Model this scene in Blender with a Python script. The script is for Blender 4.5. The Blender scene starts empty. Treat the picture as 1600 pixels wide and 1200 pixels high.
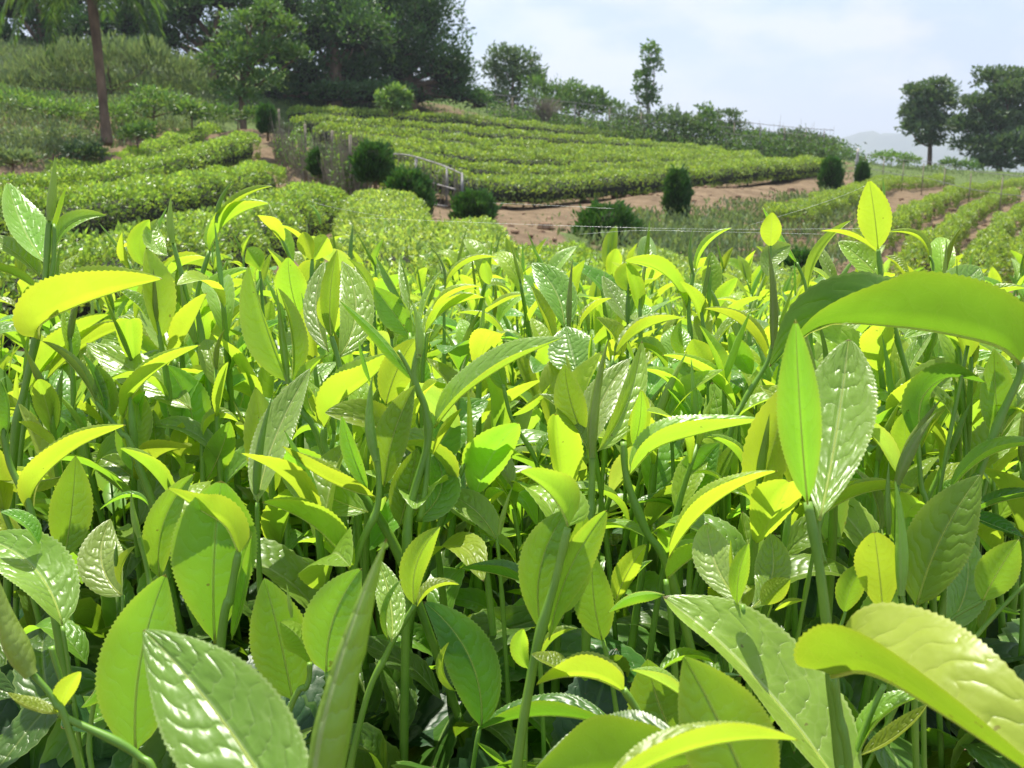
import bpy, math, random
import numpy as np
R = math.radians
rng = np.random.default_rng(7)
random.seed(7)
SC = bpy.context.scene
COL = SC.collection

# ------------------------------------------------------------------ camera
F = 1570.0                      # focal length in photo pixels (1600 wide)
PITCH = math.atan(350.0 / F)
CAM = np.array([0.0, 0.0, 1.2])
cd = bpy.data.cameras.new('camera')
cam = bpy.data.objects.new('camera', cd)
COL.objects.link(cam)
cam.location = CAM
cam.rotation_euler = (math.pi / 2 - PITCH, 0, 0)
cd.sensor_width = 36.0
cd.lens = 36.0 * F / 1600.0
cd.clip_start = 0.02
cd.clip_end = 9000
cd.dof.use_dof = True
cd.dof.focus_distance = 0.50
cd.dof.aperture_fstop = 34
SC.camera = cam
RIGHT = np.array([1.0, 0, 0])
UP = np.array([0, math.sin(PITCH), math.cos(PITCH)])
FWD = np.array([0, math.cos(PITCH), -math.sin(PITCH)])

def at(x, y, d):
    """photo pixel and depth -> point of the place"""
    return CAM + d * ((x - 800) / F * RIGHT - (y - 600) / F * UP + FWD)

def project(p):
    q = np.asarray(p) - CAM
    d = q @ FWD
    return 800 + F * (q @ RIGHT) / d, 600 - F * (q @ UP) / d, d

# ------------------------------------------------------------------ sky, sun
SUN_EL, SUN_AZ = R(67), R(-14)          # azimuth from +Y towards +X
w = bpy.data.worlds.new('World')
SC.world = w
w.use_nodes = True
nt = w.node_tree
nt.nodes.clear()
N = nt.nodes.new
sky = N('ShaderNodeTexSky'); sky.sky_type = 'NISHITA'; sky.sun_disc = False
sky.sun_elevation = SUN_EL; sky.sun_rotation = SUN_AZ
sky.air_density = 1.0; sky.dust_density = 1.2
tc = N('ShaderNodeTexCoord')
mp = N('ShaderNodeMapping'); mp.inputs['Scale'].default_value = (1.0, 1.0, 2.2)
n1 = N('ShaderNodeTexNoise'); n1.inputs['Scale'].default_value = 3.2; n1.inputs['Detail'].default_value = 7; n1.inputs['Roughness'].default_value = .55
r1 = N('ShaderNodeValToRGB'); r1.color_ramp.elements[0].position = .42; r1.color_ramp.elements[1].position = .66
r1.color_ramp.elements[0].color = (.62, .62, .62, 1)
n2 = N('ShaderNodeTexNoise'); n2.inputs['Scale'].default_value = 9; n2.inputs['Detail'].default_value = 8
r2 = N('ShaderNodeValToRGB'); r2.color_ramp.elements[0].position = .44; r2.color_ramp.elements[1].position = .62
r2.color_ramp.elements[0].color = (3.5, 4.4, 6.4, 1)
r2.color_ramp.elements[1].color = (5.5, 5.6, 6.4, 1)
mx = N('ShaderNodeMix'); mx.data_type = 'RGBA'
bg = N('ShaderNodeBackground'); bg.inputs['Strength'].default_value = .1
ow = N('ShaderNodeOutputWorld')
lk = nt.links.new
lk(tc.outputs['Generated'], mp.inputs['Vector']); lk(mp.outputs['Vector'], n1.inputs['Vector']); lk(mp.outputs['Vector'], n2.inputs['Vector'])
lk(n1.outputs['Fac'], r1.inputs['Fac']); lk(n2.outputs['Fac'], r2.inputs['Fac'])
lk(sky.outputs['Color'], mx.inputs['A']); lk(r2.outputs['Color'], mx.inputs['B']); lk(r1.outputs['Color'], mx.inputs['Factor'])
lk(mx.outputs['Result'], bg.inputs['Color']); lk(bg.outputs['Background'], ow.inputs['Surface'])

sd = bpy.data.lights.new('sun', 'SUN'); sd.energy = 5.0; sd.angle = R(.53); sd.color = (1, .95, .84)
so = bpy.data.objects.new('sun', sd); COL.objects.link(so)
so.rotation_euler = (-(math.pi / 2 - SUN_EL), 0, -SUN_AZ)
SC.view_settings.view_transform = 'Standard'
SC.view_settings.look = 'None'
SC.view_settings.exposure = 0.75
SC.view_settings.gamma = 1
SC.view_settings.use_curve_mapping = False
cy = SC.cycles
cy.max_bounces = 7; cy.diffuse_bounces = 3; cy.transmission_bounces = 4; cy.transparent_max_bounces = 6; cy.volume_bounces = 0
cy.caustics_reflective = False; cy.caustics_refractive = False

# ------------------------------------------------------------------ helpers
def tag(o, label=None, cat=None, group=None, kind=None):
    if label: o['label'] = label
    if cat: o['category'] = cat
    if group: o['group'] = group
    if kind: o['kind'] = kind
    return o

def empty(name, loc=(0, 0, 0), **k):
    o = bpy.data.objects.new(name, None); COL.objects.link(o)
    o.location = loc; o.empty_display_size = .05
    return tag(o, **k)

def mesh_from(name, V, Fc, uv=None, tint=None, smooth=True, nv=None):
    """V (n,3), Fc (m,3) or (m,4)"""
    V = np.asarray(V, np.float32); Fc = np.asarray(Fc, np.int32)
    me = bpy.data.meshes.new(name)
    k = Fc.shape[1]
    me.vertices.add(len(V)); me.vertices.foreach_set('co', V.ravel())
    me.loops.add(Fc.size); me.loops.foreach_set('vertex_index', Fc.ravel())
    me.polygons.add(len(Fc))
    me.polygons.foreach_set('loop_start', np.arange(0, Fc.size, k, dtype=np.int32))
    me.update(calc_edges=True)
    me.polygons.foreach_set('use_smooth', np.full(len(Fc), smooth))
    if uv is not None:
        l = me.uv_layers.new(name='UVMap')
        l.data.foreach_set('uv', np.asarray(uv, np.float32)[Fc.ravel()].ravel())
    if tint is not None:
        a = me.attributes.new('tint', 'FLOAT', 'POINT')
        a.data.foreach_set('value', np.asarray(tint, np.float32))
    return me

def put(name, me, mat=None, parent=None, loc=(0, 0, 0), **k):
    if mat is not None and not me.materials: me.materials.append(mat)
    o = bpy.data.objects.new(name, me); COL.objects.link(o)
    o.location = loc
    if parent is not None: o.parent = parent
    return tag(o, **k)

class Acc:
    """collects pieces that end up in one mesh"""
    def __init__(s): s.V = []; s.F = []; s.T = []; s.U = []; s.n = 0
    def add(s, V, Fc, T=None, U=None):
        V = np.asarray(V, float); Fc = np.asarray(Fc, int)
        if Fc.shape[1] == 3: Fc = np.concatenate([Fc, Fc[:, 2:3]], 1)
        s.V.append(V); s.F.append(Fc + s.n); s.n += len(V)
        s.T.append(np.full(len(V), .5) if T is None else T)
    def mesh(s, name, smooth=True):
        V = np.concatenate(s.V); Fq = np.concatenate(s.F)
        tri = Fq[:, 2] == Fq[:, 3]
        if tri.all(): return mesh_from(name, V, Fq[:, :3], tint=np.concatenate(s.T), smooth=smooth)
        if tri.any():
            q = Fq[~tri]; t = np.concatenate([Fq[tri][:, :3], q[:, :3], q[:, [0, 2, 3]]])
            return mesh_from(name, V, t, tint=np.concatenate(s.T), smooth=smooth)
        return mesh_from(name, V, Fq, tint=np.concatenate(s.T), smooth=smooth)

def unit(a):
    a = np.asarray(a, float)
    return a / np.maximum(np.linalg.norm(a, axis=-1, keepdims=True), 1e-9)

def smooth_path(P, n):
    """Catmull-Rom through P, n samples"""
    P = np.asarray(P, float)
    if len(P) == 2: return P[0] + (P[1] - P[0]) * np.linspace(0, 1, n)[:, None]
    if len(P) == 3:                # Lagrange-like quadratic through the three points
        a = np.linalg.norm(P[1] - P[0]); b = np.linalg.norm(P[2] - P[1]); m = a / (a + b); m = min(max(m, .3), .7)
        t = np.linspace(0, 1, n)[:, None]
        C = (P[1] - (1 - m) ** 2 * P[0] - m * m * P[2]) / (2 * m * (1 - m))
        return (1 - t) ** 2 * P[0] + 2 * t * (1 - t) * C + t * t * P[2]
    Q = np.vstack([2 * P[0] - P[1], P, 2 * P[-1] - P[-2]])
    out = []
    for s in np.linspace(0, len(P) - 1, n):
        i = min(int(s), len(P) - 2); t = s - i
        p0, p1, p2, p3 = Q[i:i + 4]
        out.append(.5 * ((2 * p1) + (-p0 + p2) * t + (2 * p0 - 5 * p1 + 4 * p2 - p3) * t * t + (-p0 + 3 * p1 - 3 * p2 + p3) * t ** 3))
    return np.array(out)

def frames(P):
    T = unit(np.gradient(P, axis=0))
    ref = np.array([.3, .8, .1]) if abs(T[0][1]) < .8 else np.array([1., 0, .2])
    A = unit(ref - (T @ ref)[:, None] * T)
    return T, A, np.cross(T, A)

def tube(P, r, sides=7, n=None, flat=1.0, cap=True):
    P = smooth_path(P, n or max(6, 4 * len(P)))
    r = np.interp(np.linspace(0, 1, len(P)), np.linspace(0, 1, len(np.atleast_1d(r))), np.atleast_1d(r))
    T, A, B = frames(P)
    a = np.linspace(0, 2 * math.pi, sides, endpoint=False)
    V = P[:, None] + r[:, None, None] * (np.cos(a)[None, :, None] * A[:, None] + flat * np.sin(a)[None, :, None] * B[:, None])
    V = V.reshape(-1, 3)
    Fc = []
    for i in range(len(P) - 1):
        for j in range(sides):
            k = (j + 1) % sides
            Fc.append((i * sides + j, i * sides + k, (i + 1) * sides + k, (i + 1) * sides + j))
    if cap:
        V = np.vstack([V, P[0], P[-1]]); c0 = len(V) - 2; c1 = len(V) - 1; e = (len(P) - 1) * sides
        for j in range(sides):
            k = (j + 1) % sides
            Fc.append((c0, k, j, j)); Fc.append((c1, e + j, e + k, e + k))
    return V, np.array(Fc)

# ---------- a real leaf: midrib P, adaxial normals nrm, half width W, fold
def leaf_geo(P, nrm, W, fold, prof='e', rows=64, cols=4, teeth=.035, curl=0.0, ripple=.02, seed=0):
    rg = np.random.default_rng(seed)
    P = smooth_path(P, rows)
    v = np.linspace(0, 1, rows)
    nk = np.atleast_2d(nrm)
    nn = np.stack([np.interp(v, np.linspace(0, 1, len(nk)), nk[:, c]) for c in range(3)], 1) if len(nk) > 1 else np.repeat(nk, rows, 0)
    T = unit(np.gradient(P, axis=0))
    nn = unit(nn - (nn * T).sum(1, keepdims=True) * T)
    L = np.cross(nn, T)
    vv = {'e': v ** .92, 'o': v ** 1.35, 'b': v ** .68}[prof]
    wv = np.sin(math.pi * np.clip(vv, 0, 1)) ** ({'e': .82, 'o': .72, 'b': .8}[prof])
    wv = wv * np.clip(v / .08, 0, 1) ** .6 + .03 * (1 - v)
    wv *= W
    tooth = np.where(np.arange(rows) % 2 == 0, 1 + teeth, 1 - teeth * .6)
    tooth = 1 + (tooth - 1) * np.clip((v - .12) / .1, 0, 1)
    ph = rg.uniform(0, 6.3, 3)
    V = np.zeros((rows, 2 * cols + 1, 3)); U = np.zeros((rows, 2 * cols + 1, 2))
    U[:, :, 1] = v[:, None]
    V[:, cols] = P; U[:, cols, 0] = .5
    g = R(90 - fold)
    for side, sg in ((0, 1), (1, -1)):
        pos = P.copy(); prev = 0
        for j in range(1, cols + 1):
            s = j / cols
            s_eff = 1 - (1 - s) ** 1.25 if j < cols else 1.0
            ang = g + curl * (s - .5)
            d = math.cos(ang) * nn + sg * math.sin(ang) * L
            step = (s_eff - prev) * wv
            if j == cols: step = step + (tooth - 1) * wv
            pos = pos + d * step[:, None]
            wob = ripple * W * s * s * np.sin(v * 9 + ph[side] + s) * np.sin(math.pi * v)
            idx = cols - j if side == 0 else cols + j
            V[:, idx] = pos + nn * wob[:, None]
            U[:, idx, 0] = .5 - sg * .5 * s
            prev = s_eff
    C = 2 * cols + 1
    i = np.arange(rows - 1)[:, None]; j = np.arange(1, C)[None]
    a = i * C + j
    Fc = np.stack([a, a + C, a + C - 1, a - 1], -1).reshape(-1, 4)
    return V.reshape(-1, 3), Fc, U.reshape(-1, 2)

def bud_geo(P, r, n=22, sides=12, seed=0):
    """a closed bud: a rolled young leaf, spindle shaped, with a seam spiralling up"""
    P = smooth_path(P, n); v = np.linspace(0, 1, n)
    T, A, B = frames(P)
    rr = r * np.interp(v, [0, .06, .18, .35, .6, .85, 1], [.55, .62, .9, 1, .72, .34, .04])
    a = np.linspace(0, 2 * math.pi, sides, endpoint=False)
    V = []
    for i in range(n):
        ph = a + 1.0 * v[i] + seed
        k = rr[i] * (1 - .22 * (np.cos(ph) > .86) + .1 * np.cos(ph * 2))
        V.append(P[i] + (k * np.cos(a))[:, None] * A[i] + (k * .8 * np.sin(a))[:, None] * B[i])
    V = np.concatenate(V)
    U = np.stack([np.tile(np.linspace(.1, .9, sides), n), np.repeat(v, sides)], 1)
    i = np.arange(n - 1)[:, None]; j = np.arange(sides)[None]; k = (j + 1) % sides
    Fc = np.stack([i * sides + j, i * sides + k, (i + 1) * sides + k, (i + 1) * sides + j], -1).reshape(-1, 4)
    return V, Fc, U

# ---------- many small leaves in one mesh
def leaf_cloud(C, D, Nn, length, width, fold=.25, tint=None):
    """C base points, D directions, Nn rough normals"""
    n = len(C)
    D = unit(D); S = unit(np.cross(Nn, D)); Nn = np.cross(D, S)
    length = np.broadcast_to(length, n)[:, None]; width = np.broadcast_to(width, n)[:, None]
    m = C + D * length * .5
    V = np.stack([C, m + S * width * .5 + Nn * width * fold * .5, m - Nn * length * .02, m - S * width * .5 + Nn * width * fold * .5,
                  C + D * length - Nn * length * .12], 1)
    b = np.arange(n)[:, None] * 5
    tri = np.array([[0, 2, 1], [1, 2, 4], [0, 3, 2], [2, 3, 4]])
    Fc = (b[:, :, None] + tri[None]).reshape(-1, 3)
    t = rng.random(n) if tint is None else tint
    return V.reshape(-1, 3), Fc, np.repeat(t, 5)

def rand_dirs(n, up=0.0):
    d = rng.normal(size=(n, 3)); d[:, 2] += up
    return unit(d)

# value noise on points, for lumps
def lump(P, s, seed=0):
    P = np.asarray(P) / s
    k = seed * 1.7
    return (np.sin(P[..., 0] * 2.1 + k + 1.3 * np.sin(P[..., 1] * 1.3 + k)) + np.sin(P[..., 1] * 2.7 + k * 2 + 1.1 * np.sin(P[..., 2] * 1.9)) + np.sin(P[..., 2] * 2.3 - k + np.sin(P[..., 0] * 1.7))) / 3

# ------------------------------------------------------------------ materials
def new_mat(name):
    m = bpy.data.materials.new(name); m.use_nodes = True
    m.node_tree.nodes.clear()
    return m, m.node_tree.nodes.new, m.node_tree.links.new

def leaf_material(name, up, under, trans, tf=.45, rough=.33, veins=True, bump=1.0, pale=(.5, .62, .22), spec=.5, var=.25, edge=.6):
    m, N, lk = new_mat(name)
    oi = N('ShaderNodeObjectInfo'); geo = N('ShaderNodeNewGeometry')
    co = N('ShaderNodeTexCoord')
    ns = N('ShaderNodeTexNoise'); ns.inputs['Scale'].default_value = 45 if veins else 8; ns.inputs['Detail'].default_value = 4
    lk(co.outputs['Object'], ns.inputs['Vector'])
    def math_(op, a, b=None):
        n = N('ShaderNodeMath'); n.operation = op
        for k, x in enumerate((a, b)):
            if x is None: continue
            if isinstance(x, (int, float)): n.inputs[k].default_value = x
            else: lk(x, n.inputs[k])
        return n.outputs[0]
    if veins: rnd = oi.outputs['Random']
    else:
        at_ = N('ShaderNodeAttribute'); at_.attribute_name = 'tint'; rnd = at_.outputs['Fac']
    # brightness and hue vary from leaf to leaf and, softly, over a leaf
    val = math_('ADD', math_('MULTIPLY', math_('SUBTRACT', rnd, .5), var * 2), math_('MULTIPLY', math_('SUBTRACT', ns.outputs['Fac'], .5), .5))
    val = math_('ADD', val, 1.0)
    hue = math_('ADD', .5, math_('MULTIPLY', math_('SUBTRACT', math_('FRACT', math_('MULTIPLY', rnd, 7.3)), .5), .035))
    def coloured(c, mask=None, mc=None, k=.5):
        rgb = N('ShaderNodeRGB'); rgb.outputs[0].default_value = (*c, 1); src = rgb.outputs[0]
        if mask is not None:
            mm = N('ShaderNodeMix'); mm.data_type = 'RGBA'; mm.inputs['B'].default_value = (*mc, 1)
            lk(src, mm.inputs['A']); lk(math_('MULTIPLY', mask, k), mm.inputs['Factor']); src = mm.outputs['Result']
        h = N('ShaderNodeHueSaturation'); lk(src, h.inputs['Color']); lk(val, h.inputs['Value']); lk(hue, h.inputs['Hue'])
        if blem is not None:
            b_ = N('ShaderNodeMix'); b_.data_type = 'RGBA'; lk(blem, b_.inputs['Factor']); lk(h.outputs['Color'], b_.inputs['A']); b_.inputs['B'].default_value = (.16, .09, .03, 1); return b_.outputs['Result']
        return h.outputs['Color']
    nrm = None; mask = None; blem = None
    spn = N('ShaderNodeTexNoise'); spn.inputs['Scale'].default_value = 210; spn.inputs['Detail'].default_value = 2; lk(co.outputs['Object'], spn.inputs['Vector'])
    if veins:
        sep = N('ShaderNodeSeparateXYZ'); lk(co.outputs['UV'], sep.inputs[0])
        au = math_('MULTIPLY', math_('ABSOLUTE', math_('SUBTRACT', sep.outputs[0], .5)), 2)
        wn = N('ShaderNodeTexNoise'); wn.inputs['Scale'].default_value = 5; lk(co.outputs['UV'], wn.inputs['Vector'])
        ph = math_('ADD', math_('SUBTRACT', math_('MULTIPLY', sep.outputs[1], 10.0), math_('MULTIPLY', au, 1.9)), math_('MULTIPLY', wn.outputs['Fac'], 2.0))
        s = math_('ABSOLUTE', math_('SINE', math_('MULTIPLY', ph, math.pi)))
        fade = math_('SUBTRACT', 1.0, math_('POWER', au, 3.0))
        big = N('ShaderNodeTexNoise'); big.inputs['Scale'].default_value = 4.5; big.inputs['Detail'].default_value = 3; lk(co.outputs['Object'], big.inputs['Vector']); big.inputs['Scale'].default_value = 60
        mpv = N('ShaderNodeMapping'); mpv.inputs['Scale'].default_value = (7, 15, 1); lk(co.outputs['UV'], mpv.inputs['Vector'])
        vo = N('ShaderNodeTexVoronoi'); vo.feature = 'DISTANCE_TO_EDGE'; vo.inputs['Scale'].default_value = 1.0; lk(mpv.outputs[0], vo.inputs['Vector'])
        cell = math_('MINIMUM', math_('MULTIPLY', vo.outputs['Distance'], 3.2), 1.0)
        net = math_('LESS_THAN', vo.outputs['Distance'], .035)
        amp = math_('MAXIMUM', math_('MULTIPLY', math_('SUBTRACT', big.outputs['Fac'], .1), 1.7), .3)
        q = math_('MULTIPLY', math_('ADD', math_('POWER', s, .6), math_('MULTIPLY', cell, .12)), math_('MULTIPLY', fade, amp))
        mid = math_('LESS_THAN', au, .045)
        edg = math_('GREATER_THAN', au, .93)
        vein = math_('MULTIPLY', math_('LESS_THAN', s, .10), math_('MULTIPLY', fade, .35))
        mask = math_('MAXIMUM', math_('MAXIMUM', mid, math_('MULTIPLY', edg, edge)), math_('MAXIMUM', vein, math_('MULTIPLY', net, .16)))
        tipb = math_('MULTIPLY', math_('GREATER_THAN', math_('ADD', sep.outputs[1], math_('MULTIPLY', rnd, .02)), .997), .8)
        blem = math_('MAXIMUM', tipb, math_('MULTIPLY', math_('GREATER_THAN', math_('ADD', spn.outputs['Fac'], math_('MULTIPLY', rnd, .06)), .79), .6))
        groove = math_('SUBTRACT', q, math_('MULTIPLY', math_('SUBTRACT', 1.0, math_('MINIMUM', math_('MULTIPLY', au, 9), 1.0)), .9))
        fine = N('ShaderNodeTexNoise'); fine.inputs['Scale'].default_value = 420; fine.inputs['Detail'].default_value = 2; lk(co.outputs['Object'], fine.inputs['Vector'])
        mid2 = N('ShaderNodeTexNoise'); mid2.inputs['Scale'].default_value = 130; lk(co.outputs['Object'], mid2.inputs['Vector'])
        hgt = math_('ADD', groove, math_('ADD', math_('MULTIPLY', fine.outputs['Fac'], .06), math_('MULTIPLY', mid2.outputs['Fac'], .3)))
        bp = N('ShaderNodeBump'); bp.inputs['Strength'].default_value = .5 * bump; bp.inputs['Distance'].default_value = .0011
        lk(hgt, bp.inputs['Height']); nrm = bp.outputs['Normal']
    pu = N('ShaderNodeBsdfPrincipled'); pd = N('ShaderNodeBsdfPrincipled'); tr = N('ShaderNodeBsdfTranslucent')
    lk(coloured(up, mask, pale, .7), pu.inputs['Base Color']); lk(coloured(under, mask, pale, .8), pd.inputs['Base Color'])
    if veins:
        tc_ = coloured(trans, mask, tuple(x * .6 for x in trans), .35)
        em = N('ShaderNodeMix'); em.data_type = 'RGBA'; lk(math_('MULTIPLY', math_('POWER', au, 3.0), .45), em.inputs['Factor']); lk(tc_, em.inputs['A'])
        em.inputs['B'].default_value = (min(.8, trans[0] * 1.5 + .08), trans[1] * 1.08, trans[2], 1); lk(em.outputs['Result'], tr.inputs['Color'])
    else: lk(coloured(trans), tr.inputs['Color'])
    pu.inputs['Roughness'].default_value = rough; pd.inputs['Roughness'].default_value = .58
    pu.inputs['Specular IOR Level'].default_value = spec; pd.inputs['Specular IOR Level'].default_value = .3
    if nrm is not None:
        lk(nrm, pu.inputs['Normal']); lk(nrm, pd.inputs['Normal'])
    mb = N('ShaderNodeMixShader'); mt = N('ShaderNodeMixShader'); out = N('ShaderNodeOutputMaterial')
    lk(geo.outputs['Backfacing'], mb.inputs[0]); lk(pu.outputs[0], mb.inputs[1]); lk(pd.outputs[0], mb.inputs[2])
    mt.inputs[0].default_value = tf; lk(mb.outputs[0], mt.inputs[1]); lk(tr.outputs[0], mt.inputs[2])
    lk(mt.outputs[0], out.inputs[0])
    return m

def plain_material(name, c1, c2=None, rough=.7, scale=20, bump=.3, dist=.01, detail=6, coords='Object', spec=.3, stretch=None):
    m, N, lk = new_mat(name)
    co = N('ShaderNodeTexCoord'); src = co.outputs[coords]
    if stretch:
        mp = N('ShaderNodeMapping'); mp.inputs['Scale'].default_value = stretch; lk(src, mp.inputs['Vector']); src = mp.outputs[0]
    n = N('ShaderNodeTexNoise'); n.inputs['Scale'].default_value = scale; n.inputs['Detail'].default_value = detail; lk(src, n.inputs['Vector'])
    r = N('ShaderNodeValToRGB'); r.color_ramp.elements[0].position = .32; r.color_ramp.elements[1].position = .68
    r.color_ramp.elements[0].color = (*c1, 1); r.color_ramp.elements[1].color = (*(c2 or c1), 1)
    b = N('ShaderNodeBump'); b.inputs['Strength'].default_value = bump; b.inputs['Distance'].default_value = dist
    p = N('ShaderNodeBsdfPrincipled'); p.inputs['Roughness'].default_value = rough; p.inputs['Specular IOR Level'].default_value = spec
    o = N('ShaderNodeOutputMaterial')
    lk(n.outputs['Fac'], r.inputs['Fac']); lk(r.outputs['Color'], p.inputs['Base Color'])
    lk(n.outputs['Fac'], b.inputs['Height']); lk(b.outputs['Normal'], p.inputs['Normal']); lk(p.outputs[0], o.inputs[0])
    return m

TONE = {
 'y': leaf_material('leaf_young', (.27, .40, .035), (.29, .43, .04), (.52, .76, .04), tf=.54, rough=.38, pale=(.5, .62, .15), spec=.6),
 'g': leaf_material('leaf_green', (.17, .34, .035), (.22, .39, .045), (.38, .68, .035), tf=.50, rough=.34, pale=(.42, .58, .18), spec=.6),
 's': leaf_material('leaf_glossy', (.22, .38, .05), (.27, .42, .06), (.46, .72, .04), tf=.44, rough=.31, bump=1.1, pale=(.5, .62, .24), spec=.6),
 'p': leaf_material('leaf_pale', (.27, .41, .08), (.30, .43, .08), (.48, .70, .07), tf=.46, rough=.35, pale=(.5, .56, .28), spec=.6),
 'v': leaf_material('leaf_firm', (.09, .21, .025), (.11, .25, .03), (.18, .42, .02), tf=.5, rough=.36, pale=(.34, .5, .10)),
 'k': leaf_material('leaf_broad', (.34, .47, .06), (.13, .29, .03), (.26, .50, .02), tf=.42, rough=.34, pale=(.5, .6, .15), spec=.5),  # shaded underside and sunlit upper face put into the colours
 'm': leaf_material('leaf_mid', (.07, .18, .025), (.12, .27, .04), (.22, .48, .02), tf=.40, rough=.34, pale=(.28, .42, .12)),
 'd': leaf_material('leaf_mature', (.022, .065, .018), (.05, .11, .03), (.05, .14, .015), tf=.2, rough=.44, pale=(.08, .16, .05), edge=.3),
}
M_BUD = leaf_material('bud_skin', (.24, .37, .08), (.24, .37, .08), (.55, .75, .08), tf=.4, rough=.4, pale=(.35, .45, .15), bump=.4, edge=0)
M_STEM = plain_material('stem_green', (.12, .26, .025), (.20, .36, .04), rough=.42, scale=40, bump=.15, dist=.001, spec=.45)
M_RIB = leaf_material('midrib_pale', (.5, .62, .24), (.5, .62, .24), (.86, .96, .40), tf=.78, rough=.45, veins=False, var=0)
M_WOOD = plain_material('woody_stem', (.07, .05, .035), (.16, .12, .08), rough=.8, scale=60, bump=.5, dist=.003)
M_BARK = plain_material('bark', (.08, .055, .036), (.21, .145, .09), rough=.9, scale=6, bump=.8, dist=.03, stretch=(1, 1, .35))
M_PALE_BARK = plain_material('pale_bark', (.2, .19, .17), (.38, .36, .32), rough=.9, scale=8, bump=.5, dist=.02)
M_DRY = plain_material('dry_twigs', (.14, .12, .085), (.32, .28, .20), rough=.9, scale=10, bump=.3, dist=.01)
M_RAIL = plain_material('weathered_rail', (.30, .28, .26), (.48, .46, .43), rough=.85, scale=12, bump=.4, dist=.01)
M_WIRE = plain_material('fence_wire', (.12, .12, .12), (.2, .2, .2), rough=.5, scale=10)
M_SILK = plain_material('spider_silk', (.7, .7, .7), (.8, .8, .8), rough=.25, scale=10, bump=0, spec=1.0)
FOL = {
 'tea':   leaf_material('tea_foliage', (.21, .34, .05), (.22, .34, .055), (.42, .62, .055), tf=.42, rough=.33, veins=False, var=.5),
 'tea2':  leaf_material('tea_foliage_far', (.20, .31, .05), (.21, .31, .055), (.42, .58, .05), tf=.38, rough=.42, veins=False, var=.5),
 'young': leaf_material('young_tea_foliage', (.17, .30, .04), (.24, .37, .055), (.56, .78, .05), tf=.45, rough=.33, veins=False, var=.35),
 'green': leaf_material('green_tea_foliage', (.07, .17, .03), (.12, .25, .05), (.28, .52, .04), tf=.4, rough=.36, veins=False, var=.5),
 'fresh': leaf_material('fresh_tea_foliage', (.24, .36, .07), (.25, .37, .08), (.48, .64, .08), tf=.42, rough=.34, veins=False, var=.4),
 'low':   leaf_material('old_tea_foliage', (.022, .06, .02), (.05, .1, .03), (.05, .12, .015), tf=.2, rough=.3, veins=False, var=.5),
 'dark':  leaf_material('dark_tree_foliage', (.035, .085, .02), (.045, .10, .025), (.10, .22, .025), tf=.33, rough=.5, veins=False, var=.6),
 'mid':   leaf_material('tree_foliage', (.055, .12, .026), (.075, .14, .035), (.14, .26, .03), tf=.32, rough=.5, veins=False, var=.5),
 'blue':  leaf_material('greyish_foliage', (.06, .11, .04), (.08, .13, .05), (.12, .20, .04), tf=.3, rough=.5, veins=False, var=.4),
 'light': leaf_material('light_foliage', (.10, .19, .04), (.12, .20, .05), (.20, .34, .04), tf=.35, rough=.45, veins=False, var=.5),
 'weed':  leaf_material('weed_foliage', (.13, .19, .07), (.15, .2, .09), (.22, .3, .07), tf=.3, rough=.6, veins=False, var=.4),
 'fir':   leaf_material('conifer_foliage', (.035, .10, .018), (.04, .11, .02), (.08, .20, .02), tf=.25, rough=.6, veins=False, var=.6),
}
M_CORE = plain_material('shaded_twigs', (.012, .016, .008), (.03, .035, .018), rough=.95, scale=15, bump=.6, dist=.05)  # near-black twigs: shade inside hedges and crowns put into the colour

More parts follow.
